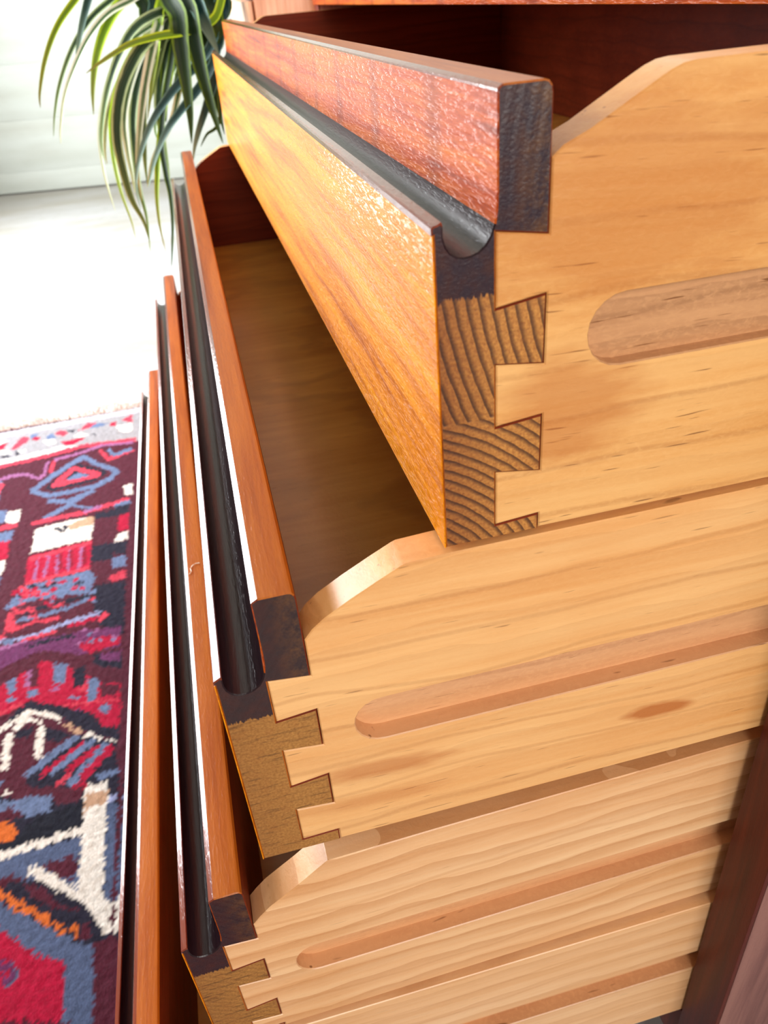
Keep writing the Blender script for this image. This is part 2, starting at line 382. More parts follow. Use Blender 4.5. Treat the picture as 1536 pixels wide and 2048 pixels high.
 ["R",[[-1.589,4.041],[-1.56,4.076],[-1.522,4.043],[-1.551,4.008]]],
 ["R",[[-1.617,3.913],[-1.59,3.947],[-1.552,3.915],[-1.579,3.882]]],
 ["K",[[-1.72,3.98],[-1.693,4.014],[-1.654,3.982],[-1.682,3.947]]],
 ["K",[[-1.415,3.913],[-1.387,3.947],[-1.349,3.915],[-1.378,3.881]]],
 ["K",[[-1.717,3.919],[-1.69,3.953],[-1.652,3.921],[-1.679,3.887]]],
 ["K",[[-1.412,4.012],[-1.382,4.047],[-1.345,4.015],[-1.374,3.98]]],
 ["K",[[-1.678,3.925],[-1.651,3.959],[-1.613,3.928],[-1.64,3.894]]],
 ["N",[[-1.791,3.974],[-1.764,4.008],[-1.726,3.976],[-1.753,3.942]]],
 ["N",[[-1.573,4.026],[-1.544,4.061],[-1.506,4.028],[-1.535,3.993]]],
 ["K",[[-1.682,3.914],[-1.654,3.948],[-1.616,3.916],[-1.644,3.882]]],
 ["K",[[-1.84,4.026],[-1.814,4.061],[-1.775,4.029],[-1.801,3.994]]],
 ["N",[[-1.382,3.96],[-1.353,3.995],[-1.315,3.963],[-1.345,3.928]]],
 ["N",[[-1.616,4.011],[-1.588,4.046],[-1.549,4.014],[-1.577,3.979]]],
 ["R",[[-1.757,4.018],[-1.73,4.054],[-1.691,4.021],[-1.718,3.986]]],
 ["K",[[-1.797,3.997],[-1.77,4.031],[-1.732,3.999],[-1.758,3.964]]],
 ["K",[[-1.558,3.951],[-1.53,3.985],[-1.493,3.953],[-1.521,3.919]]],
 ["R",[[-1.759,3.961],[-1.732,3.995],[-1.693,3.963],[-1.72,3.929]]],
 ["N",[[-1.623,4.025],[-1.595,4.061],[-1.556,4.028],[-1.585,3.993]]],
 ["K",[[-1.694,4.006],[-1.667,4.041],[-1.628,4.009],[-1.656,3.974]]],
 ["K",[[-1.502,4.018],[-1.474,4.053],[-1.436,4.02],[-1.464,3.985]]],
 ["R",[[-1.794,4.06],[-1.767,4.095],[-1.728,4.062],[-1.756,4.027]]],
 ["R",[[-1.689,3.97],[-1.662,4.005],[-1.624,3.973],[-1.651,3.938]]],
 ["K",[[-1.766,3.921],[-1.739,3.955],[-1.701,3.923],[-1.728,3.89]]],
 ["R",[[-1.6,4.049],[-1.572,4.085],[-1.534,4.052],[-1.562,4.017]]],
 ["K",[[-1.351,3.888],[-1.322,3.923],[-1.285,3.891],[-1.314,3.857]]],
 ["N",[[-1.22,3.833],[-1.009,3.758],[-1.003,3.282],[-1.172,3.415],[-1.224,3.622]]],
 ["U",[[-1.88,3.417],[-1.614,3.419],[-1.309,3.409],[-1.032,3.367],[-1.027,3.167],[-1.293,3.177],[-1.535,3.299],[-1.694,3.253],[-1.843,3.168]]],
 ["B",[[-1.846,3.829],[-1.67,3.88],[-1.684,3.923],[-1.86,3.871]]],
 ["B",[[-1.685,3.88],[-1.402,3.83],[-1.408,3.872],[-1.693,3.923]]],
 ["B",[[-1.414,3.832],[-1.211,3.798],[-1.216,3.841],[-1.42,3.875]]],
 ["N",[[-1.714,3.722],[-1.492,3.755],[-1.505,3.804],[-1.728,3.771]]],
 ["N",[[-1.507,3.754],[-1.25,3.75],[-1.258,3.8],[-1.518,3.803]]],
 ["B",[[-1.784,3.661],[-1.598,3.65],[-1.606,3.691],[-1.793,3.702]]],
 ["B",[[-1.608,3.65],[-1.388,3.675],[-1.398,3.716],[-1.619,3.69]]],
 ["B",[[-1.398,3.673],[-1.248,3.733],[-1.26,3.774],[-1.411,3.713]]],
 ["L2",[[-1.875,3.479],[-1.759,3.451],[-1.766,3.489],[-1.882,3.517]]],
 ["L2",[[-1.769,3.453],[-1.576,3.448],[-1.585,3.486],[-1.779,3.491]]],
 ["L2",[[-1.584,3.446],[-1.409,3.517],[-1.422,3.555],[-1.598,3.483]]],
 ["L2",[[-1.422,3.514],[-1.308,3.523],[-1.316,3.562],[-1.431,3.553]]],
 ["L2",[[-1.319,3.522],[-1.169,3.542],[-1.177,3.582],[-1.328,3.561]]],
 ["R",[[-1.787,3.553],[-1.638,3.595],[-1.651,3.634],[-1.801,3.592]]],
 ["R",[[-1.651,3.594],[-1.452,3.583],[-1.46,3.623],[-1.66,3.633]]],
 ["R",[[-1.684,3.423],[-1.554,3.436],[-1.564,3.474],[-1.695,3.461]]],
 ["R",[[-1.564,3.434],[-1.466,3.448],[-1.477,3.487],[-1.575,3.472]]],
 ["K",[[-1.384,3.47],[-1.237,3.49],[-1.245,3.524],[-1.392,3.504]]],
 ["K",[[-1.247,3.488],[-1.14,3.5],[-1.147,3.535],[-1.255,3.523]]],
 ["N",[[-1.641,3.349],[-1.488,3.373],[-1.497,3.406],[-1.651,3.382]]],
 ["N",[[-1.499,3.373],[-1.326,3.358],[-1.331,3.391],[-1.505,3.406]]],
 ["P",[[-1.845,3.39],[-1.64,3.406],[-1.648,3.435],[-1.854,3.419]]],
 ["R",[[-1.829,3.572],[-1.822,3.82],[-1.766,3.709],[-1.741,3.622],[-1.805,3.59]]],
 ["R",[[-1.189,3.481],[-1.137,3.58],[-1.117,3.506],[-1.174,3.454]]],
 ["R",[[-1.517,3.748],[-1.449,3.782],[-1.43,3.729],[-1.5,3.719]]],
 ["R",[[-1.865,3.536],[-1.82,3.552],[-1.8,3.503],[-1.86,3.503]]],
 ["B",[[-1.818,3.488],[-1.759,3.5],[-1.742,3.421],[-1.796,3.429]]],
 ["R",[[-1.818,3.824],[-1.795,3.848],[-1.763,3.826],[-1.785,3.798]]],
 ["M",[[-1.38,3.752],[-1.355,3.776],[-1.324,3.754],[-1.348,3.727]]],
 ["M",[[-1.441,3.827],[-1.415,3.852],[-1.385,3.829],[-1.408,3.801]]],
 ["R",[[-1.715,3.782],[-1.691,3.806],[-1.66,3.783],[-1.682,3.756]]],
 ["R",[[-1.678,3.746],[-1.654,3.77],[-1.623,3.748],[-1.645,3.721]]],
 ["R",[[-1.645,3.863],[-1.62,3.888],[-1.589,3.865],[-1.611,3.837]]],
 ["K",[[-1.566,3.782],[-1.541,3.806],[-1.51,3.783],[-1.533,3.756]]],
 ["B",[[-1.25,3.706],[-1.224,3.73],[-1.194,3.707],[-1.218,3.681]]],
 ["R",[[-1.261,3.737],[-1.235,3.761],[-1.205,3.738],[-1.228,3.711]]],
 ["R",[[-1.77,3.865],[-1.745,3.89],[-1.714,3.867],[-1.736,3.839]]],
 ["M",[[-1.474,3.651],[-1.449,3.674],[-1.419,3.652],[-1.442,3.626]]],
 ["R",[[-1.8,3.781],[-1.776,3.805],[-1.745,3.783],[-1.766,3.756]]],
 ["M",[[-1.65,3.858],[-1.625,3.883],[-1.594,3.86],[-1.616,3.832]]],
 ["R",[[-1.644,3.664],[-1.62,3.687],[-1.59,3.665],[-1.612,3.639]]],
 ["B",[[-1.555,3.806],[-1.53,3.83],[-1.499,3.807],[-1.522,3.78]]],
 ["B",[[-1.547,3.809],[-1.522,3.834],[-1.492,3.811],[-1.514,3.784]]],
 ["R",[[-1.672,3.688],[-1.648,3.712],[-1.618,3.69],[-1.639,3.663]]],
 ["K",[[-1.547,3.848],[-1.522,3.873],[-1.491,3.85],[-1.514,3.822]]],
 ["R",[[-1.678,3.761],[-1.654,3.785],[-1.623,3.763],[-1.644,3.736]]],
 ["K",[[-1.59,3.805],[-1.565,3.829],[-1.534,3.807],[-1.556,3.779]]],
 ["M",[[-1.782,3.693],[-1.759,3.716],[-1.728,3.694],[-1.749,3.668]]],
 ["R",[[-1.754,3.761],[-1.731,3.784],[-1.7,3.762],[-1.721,3.735]]],
 ["K",[[-1.299,3.27],[-1.167,3.307],[-1.03,3.271],[-1.038,3.191],[-1.226,3.164]]],
 ["N",[[-1.199,3.145],[-1.019,3.124],[-1.015,2.948],[-1.187,3.044]]],
 ["U",[[-1.152,3.139],[-1.026,3.116],[-1.024,3.027],[-1.143,3.067]]],
 ["P",[[-1.213,3.377],[-1.193,3.396],[-1.172,3.378],[-1.188,3.355]]],
 ["P",[[-1.083,3.262],[-1.064,3.28],[-1.043,3.262],[-1.059,3.241]]],
 ["K",[[-1.254,3.308],[-1.235,3.326],[-1.213,3.309],[-1.229,3.287]]],
 ["K",[[-1.117,3.28],[-1.097,3.298],[-1.076,3.28],[-1.092,3.259]]],
 ["B",[[-1.256,3.347],[-1.236,3.366],[-1.215,3.348],[-1.231,3.326]]],
 ["P",[[-1.327,3.287],[-1.308,3.306],[-1.286,3.288],[-1.302,3.267]]],
 ["P",[[-1.336,3.301],[-1.317,3.319],[-1.296,3.302],[-1.311,3.28]]],
 ["U",[[-1.132,3.323],[-1.112,3.341],[-1.091,3.324],[-1.108,3.302]]],
 ["B",[[-1.1,3.251],[-1.08,3.269],[-1.059,3.251],[-1.076,3.23]]],
 ["B",[[-1.186,3.272],[-1.167,3.29],[-1.146,3.272],[-1.162,3.251]]],
 ["P",[[-1.294,3.418],[-1.275,3.437],[-1.253,3.419],[-1.269,3.397]]],
 ["U",[[-1.345,3.307],[-1.326,3.326],[-1.305,3.308],[-1.32,3.287]]],
 ["B",[[-1.236,3.285],[-1.217,3.304],[-1.195,3.286],[-1.211,3.265]]],
 ["P",[[-1.098,3.27],[-1.079,3.288],[-1.058,3.271],[-1.074,3.249]]],
 ["K",[[-1.784,2.743],[-1.825,3.015],[-1.673,3.093],[-1.505,3.199],[-1.448,3.151],[-1.337,3.066],[-1.214,2.939],[-1.146,2.862],[-1.015,2.827],[-1.012,2.467],[-1.1,2.496],[-1.197,2.643],[-1.388,2.756],[-1.55,2.844],[-1.667,2.805]]],
 ["B",[[-1.741,3.078],[-1.674,3.098],[-1.663,2.961],[-1.709,2.941]]],
 ["B",[[-1.73,2.912],[-1.684,2.932],[-1.653,2.887],[-1.699,2.867]]],
 ["B",[[-1.454,3.143],[-1.36,3.112],[-1.373,2.946],[-1.439,2.95]]],
 ["B",[[-1.598,2.94],[-1.53,2.944],[-1.519,2.878],[-1.592,2.893]]],
 ["N",[[-1.322,3.032],[-1.247,3.074],[-1.242,2.885],[-1.305,2.888]]],
 ["B",[[-1.219,2.923],[-1.156,2.929],[-1.162,2.734],[-1.221,2.736]]],
 ["B",[[-1.337,2.809],[-1.262,2.806],[-1.271,2.757]]],
 ["B",[[-1.146,2.66],[-1.114,2.692],[-1.079,2.655],[-1.086,2.598],[-1.129,2.612]]],
 ["M",[[-1.612,3.196],[-1.554,3.196],[-1.535,2.964],[-1.603,2.982]]],
 ["P",[[-1.622,3.095],[-1.596,3.143],[-1.582,2.961],[-1.614,2.972]]],
 ["M",[[-1.146,2.853],[-1.031,2.823],[-1.035,2.726],[-1.135,2.751]]],
 ["R",[[-1.283,2.844],[-1.219,2.913],[-1.225,2.816]]],
 ["P",[[-1.464,2.913],[-1.39,2.925],[-1.399,2.883]]],
 ["U",[[-1.348,2.718],[-1.241,2.674],[-1.245,2.642]]],
 ["R",[[-1.376,2.732],[-1.016,2.684],[-1.019,2.707],[-1.381,2.756]]],
 ["R",[[-1.754,2.78],[-1.597,2.835],[-1.606,2.857],[-1.763,2.801]]],
 ["N",[[-1.765,2.624],[-1.582,2.855],[-1.414,2.773],[-1.196,2.63],[-1.1,2.496],[-1.018,2.469],[-1.015,2.366],[-1.096,2.407],[-1.249,2.52],[-1.38,2.669],[-1.554,2.777],[-1.759,2.582]]],
 ["W",[[-1.754,2.577],[-1.701,2.635],[-1.724,2.67],[-1.777,2.611]]],
 ["W",[[-1.702,2.637],[-1.635,2.674],[-1.656,2.716],[-1.723,2.678]]],
 ["W",[[-1.625,2.685],[-1.536,2.742],[-1.557,2.784],[-1.647,2.727]]],
 ["W",[[-1.546,2.729],[-1.398,2.661],[-1.398,2.703],[-1.548,2.771]]],
 ["W",[[-1.422,2.684],[-1.375,2.612],[-1.355,2.635],[-1.402,2.707]]],
 ["T",[[-1.353,2.576],[-1.296,2.531],[-1.289,2.563],[-1.347,2.609]]],
 ["T",[[-1.292,2.509],[-1.23,2.479],[-1.229,2.515],[-1.292,2.545]]],
 ["W",[[-1.226,2.457],[-1.163,2.417],[-1.159,2.451],[-1.221,2.491]]],
 ["W",[[-1.163,2.403],[-1.101,2.373],[-1.099,2.411],[-1.162,2.441]]],
 ["W",[[-1.101,2.36],[-1.034,2.338],[-1.035,2.374],[-1.102,2.396]]],
 ["M",[[-1.705,2.612],[-1.591,2.68],[-1.465,2.623],[-1.246,2.463],[-1.513,2.272],[-1.675,2.323]]],
 ["N",[[-1.625,2.626],[-1.52,2.632],[-1.522,2.545],[-1.605,2.556]]],
 ["N",[[-1.459,2.612],[-1.282,2.483],[-1.362,2.462],[-1.442,2.503]]],
 ["W",[[-1.628,2.622],[-1.542,2.687],[-1.563,2.726],[-1.65,2.66]]],
 ["W",[[-1.568,2.69],[-1.475,2.616],[-1.469,2.651],[-1.562,2.726]]],
 ["W",[[-1.678,2.627],[-1.635,2.613],[-1.627,2.337],[-1.675,2.345]]],
 ["W",[[-1.496,2.633],[-1.45,2.614],[-1.447,2.356],[-1.494,2.375]]],
 ["N",[[-1.511,2.257],[-1.246,2.471],[-1.035,2.349],[-1.003,2.013],[-1.349,2.067],[-1.516,2.202]]],
 ["B",[[-1.506,2.245],[-1.238,2.449],[-1.263,2.496],[-1.532,2.289]]],
 ["K",[[-1.427,2.223],[-1.196,2.39],[-1.217,2.431],[-1.449,2.261]]],
 ["B",[[-1.371,2.217],[-1.147,2.381],[-1.171,2.426],[-1.395,2.259]]],
 ["K",[[-1.287,2.207],[-1.112,2.332],[-1.133,2.373],[-1.308,2.245]]],
 ["B",[[-1.262,2.096],[-1.064,2.327],[-1.097,2.375],[-1.295,2.14]]],
 ["K",[[-1.198,2.118],[-1.035,2.302],[-1.067,2.349],[-1.229,2.161]]],
 ["R",[[-1.334,2.119],[-1.268,2.18],[-1.289,2.213],[-1.355,2.151]]],
 ["K",[[-1.268,2.074],[-1.175,2.069],[-1.184,2.113],[-1.278,2.117]]],
 ["B",[[-1.115,2.101],[-0.999,2.105],[-1.009,2.149],[-1.126,2.145]]],
 ["M",[[-1.671,2.336],[-1.523,2.261],[-1.524,2.177],[-1.634,2.191]]],
 ["W",[[-1.618,2.154],[-1.588,2.164],[-1.602,2.193],[-1.632,2.182]]],
 ["B",[[-1.706,2.269],[-1.638,2.254],[-1.649,2.216],[-1.696,2.203]]],
 ["M",[[-1.512,2.173],[-1.356,2.145],[-1.186,2.07],[-1.194,2.012],[-1.346,2.033],[-1.507,2.131]]],
 ["N",[[-1.7,2.173],[-1.473,2.087],[-1.193,2.059],[-1.008,2.016],[-1.015,1.143],[-1.086,1.143],[-1.17,1.2],[-1.605,1.555]]],
 ["B",[[-1.692,2.118],[-1.476,2.11],[-1.364,2.083],[-1.355,1.984],[-1.449,1.977],[-1.533,1.996],[-1.68,2.042]]],
 ["M",[[-1.365,2.09],[-1.202,2.062],[-1.213,1.99],[-1.334,2.01]]],
 ["M",[[-1.677,2.026],[-1.572,2.07],[-1.493,1.984],[-1.673,1.997]]],
 ["O",[[-1.667,1.96],[-1.602,1.989],[-1.592,2.004],[-1.57,1.965],[-1.529,1.945],[-1.518,1.859],[-1.65,1.845]]],
 ["N2",[[-1.515,1.858],[-1.441,1.96],[-1.188,1.983],[-1.179,1.829],[-1.642,1.797],[-1.648,1.838]]],
 ["B2",[[-1.635,1.749],[-1.183,1.762],[-1.179,1.486],[-1.166,1.446],[-1.382,1.578],[-1.472,1.599],[-1.62,1.656]]],
 ["W",[[-1.637,1.744],[-1.16,1.777],[-1.175,1.827],[-1.657,1.793]]],
 ["M",[[-1.365,1.651],[-1.208,1.667],[-1.193,1.564],[-1.226,1.531],[-1.271,1.557]]],
 ["W",[[-1.193,2.059],[-1.17,2.09],[-1.062,2.079],[-1.062,1.773],[-1.057,1.355],[-1.177,1.462],[-1.183,1.676],[-1.182,1.879]]],
 ["T",[[-1.185,2.03],[-1.063,2.017],[-1.066,1.941],[-1.132,1.943],[-1.178,1.907]]],
 ["B2",[[-1.06,1.928],[-1.012,1.942],[-1.013,1.324],[-1.051,1.359],[-1.06,1.638]]],
 ["L2",[[-1.057,1.922],[-1.006,1.956],[-1.022,1.984],[-1.073,1.95]]],
 ["W",[[-1.465,1.659],[-1.385,1.654],[-1.178,1.465],[-1.058,1.39],[-1.013,1.336],[-1.016,1.192],[-1.055,1.204],[-1.093,1.298],[-1.162,1.395],[-1.241,1.451]]],
 ["M",[[-1.614,1.611],[-1.522,1.651],[-1.459,1.604],[-1.578,1.589]]],
 ["M",[[-1.443,1.591],[-1.343,1.512],[-1.259,1.416],[-1.16,1.351],[-1.256,1.374],[-1.405,1.495]]],
 ["M",[[-1.154,1.271],[-1.114,1.292],[-1.103,1.191],[-1.149,1.194]]],
 ["B2",[[-1.601,1.53],[-1.492,1.468],[-1.336,1.336],[-1.171,1.205],[-1.081,1.147],[-1.074,0.829],[-1.201,0.865],[-1.21,1.128],[-1.32,1.181],[-1.489,1.332],[-1.585,1.427]]],
 ["O",[[-1.597,1.588],[-1.567,1.588],[-1.545,1.549],[-1.547,1.526],[-1.583,1.551]]],
 ["O",[[-1.567,1.57],[-1.538,1.57],[-1.516,1.531],[-1.519,1.508],[-1.554,1.534]]],
 ["O",[[-1.532,1.548],[-1.503,1.548],[-1.482,1.509],[-1.484,1.486],[-1.519,1.511]]],
 ["O",[[-1.502,1.5],[-1.472,1.5],[-1.452,1.462],[-1.454,1.439],[-1.489,1.464]]],
 ["O",[[-1.468,1.487],[-1.439,1.487],[-1.419,1.449],[-1.421,1.427],[-1.456,1.451]]],
 ["O",[[-1.437,1.446],[-1.408,1.446],[-1.388,1.408],[-1.39,1.386],[-1.425,1.411]]],
 ["O",[[-1.402,1.438],[-1.373,1.438],[-1.353,1.401],[-1.356,1.379],[-1.39,1.403]]],
 ["O",[[-1.37,1.391],[-1.341,1.391],[-1.322,1.355],[-1.325,1.333],[-1.359,1.357]]],
 ["O",[[-1.344,1.389],[-1.315,1.389],[-1.296,1.352],[-1.299,1.331],[-1.332,1.355]]],
 ["O",[[-1.324,1.35],[-1.296,1.349],[-1.277,1.313],[-1.28,1.292],[-1.313,1.316]]],
 ["O",[[-1.28,1.325],[-1.252,1.325],[-1.233,1.289],[-1.237,1.268],[-1.27,1.292]]],
 ["O",[[-1.251,1.289],[-1.223,1.289],[-1.205,1.253],[-1.208,1.233],[-1.241,1.256]]],
 ["O",[[-1.204,1.275],[-1.175,1.275],[-1.158,1.239],[-1.161,1.219],[-1.194,1.242]]],
 ["K",[[-1.587,1.439],[-1.489,1.332],[-1.32,1.181],[-1.21,1.126],[-1.199,0.864],[-1.512,0.955]]],
 ["U",[[-1.555,1.217],[-1.474,1.168],[-1.469,1.196],[-1.55,1.245]]],
 ["U",[[-1.492,1.18],[-1.422,1.128],[-1.412,1.152],[-1.482,1.205]]],
 ["U",[[-1.44,1.159],[-1.44,1.104],[-1.409,1.092],[-1.409,1.146]]],
 ["U",[[-1.423,1.121],[-1.476,1.123],[-1.465,1.091],[-1.412,1.089]]],
 ["B2",[[-1.45,1.176],[-1.413,1.13],[-1.404,1.136],[-1.442,1.183]]],
 ["B2",[[-1.417,1.143],[-1.425,1.094],[-1.412,1.087],[-1.404,1.136]]],
 ["B2",[[-1.419,1.101],[-1.457,1.095],[-1.451,1.081],[-1.412,1.087]]],
 ["U",[[-1.555,1.23],[-1.478,1.176],[-1.482,1.137],[-1.543,1.155]]],
 ["M",[[-1.085,1.172],[-1.01,1.153],[-1.008,0.809],[-1.074,0.829]]]]
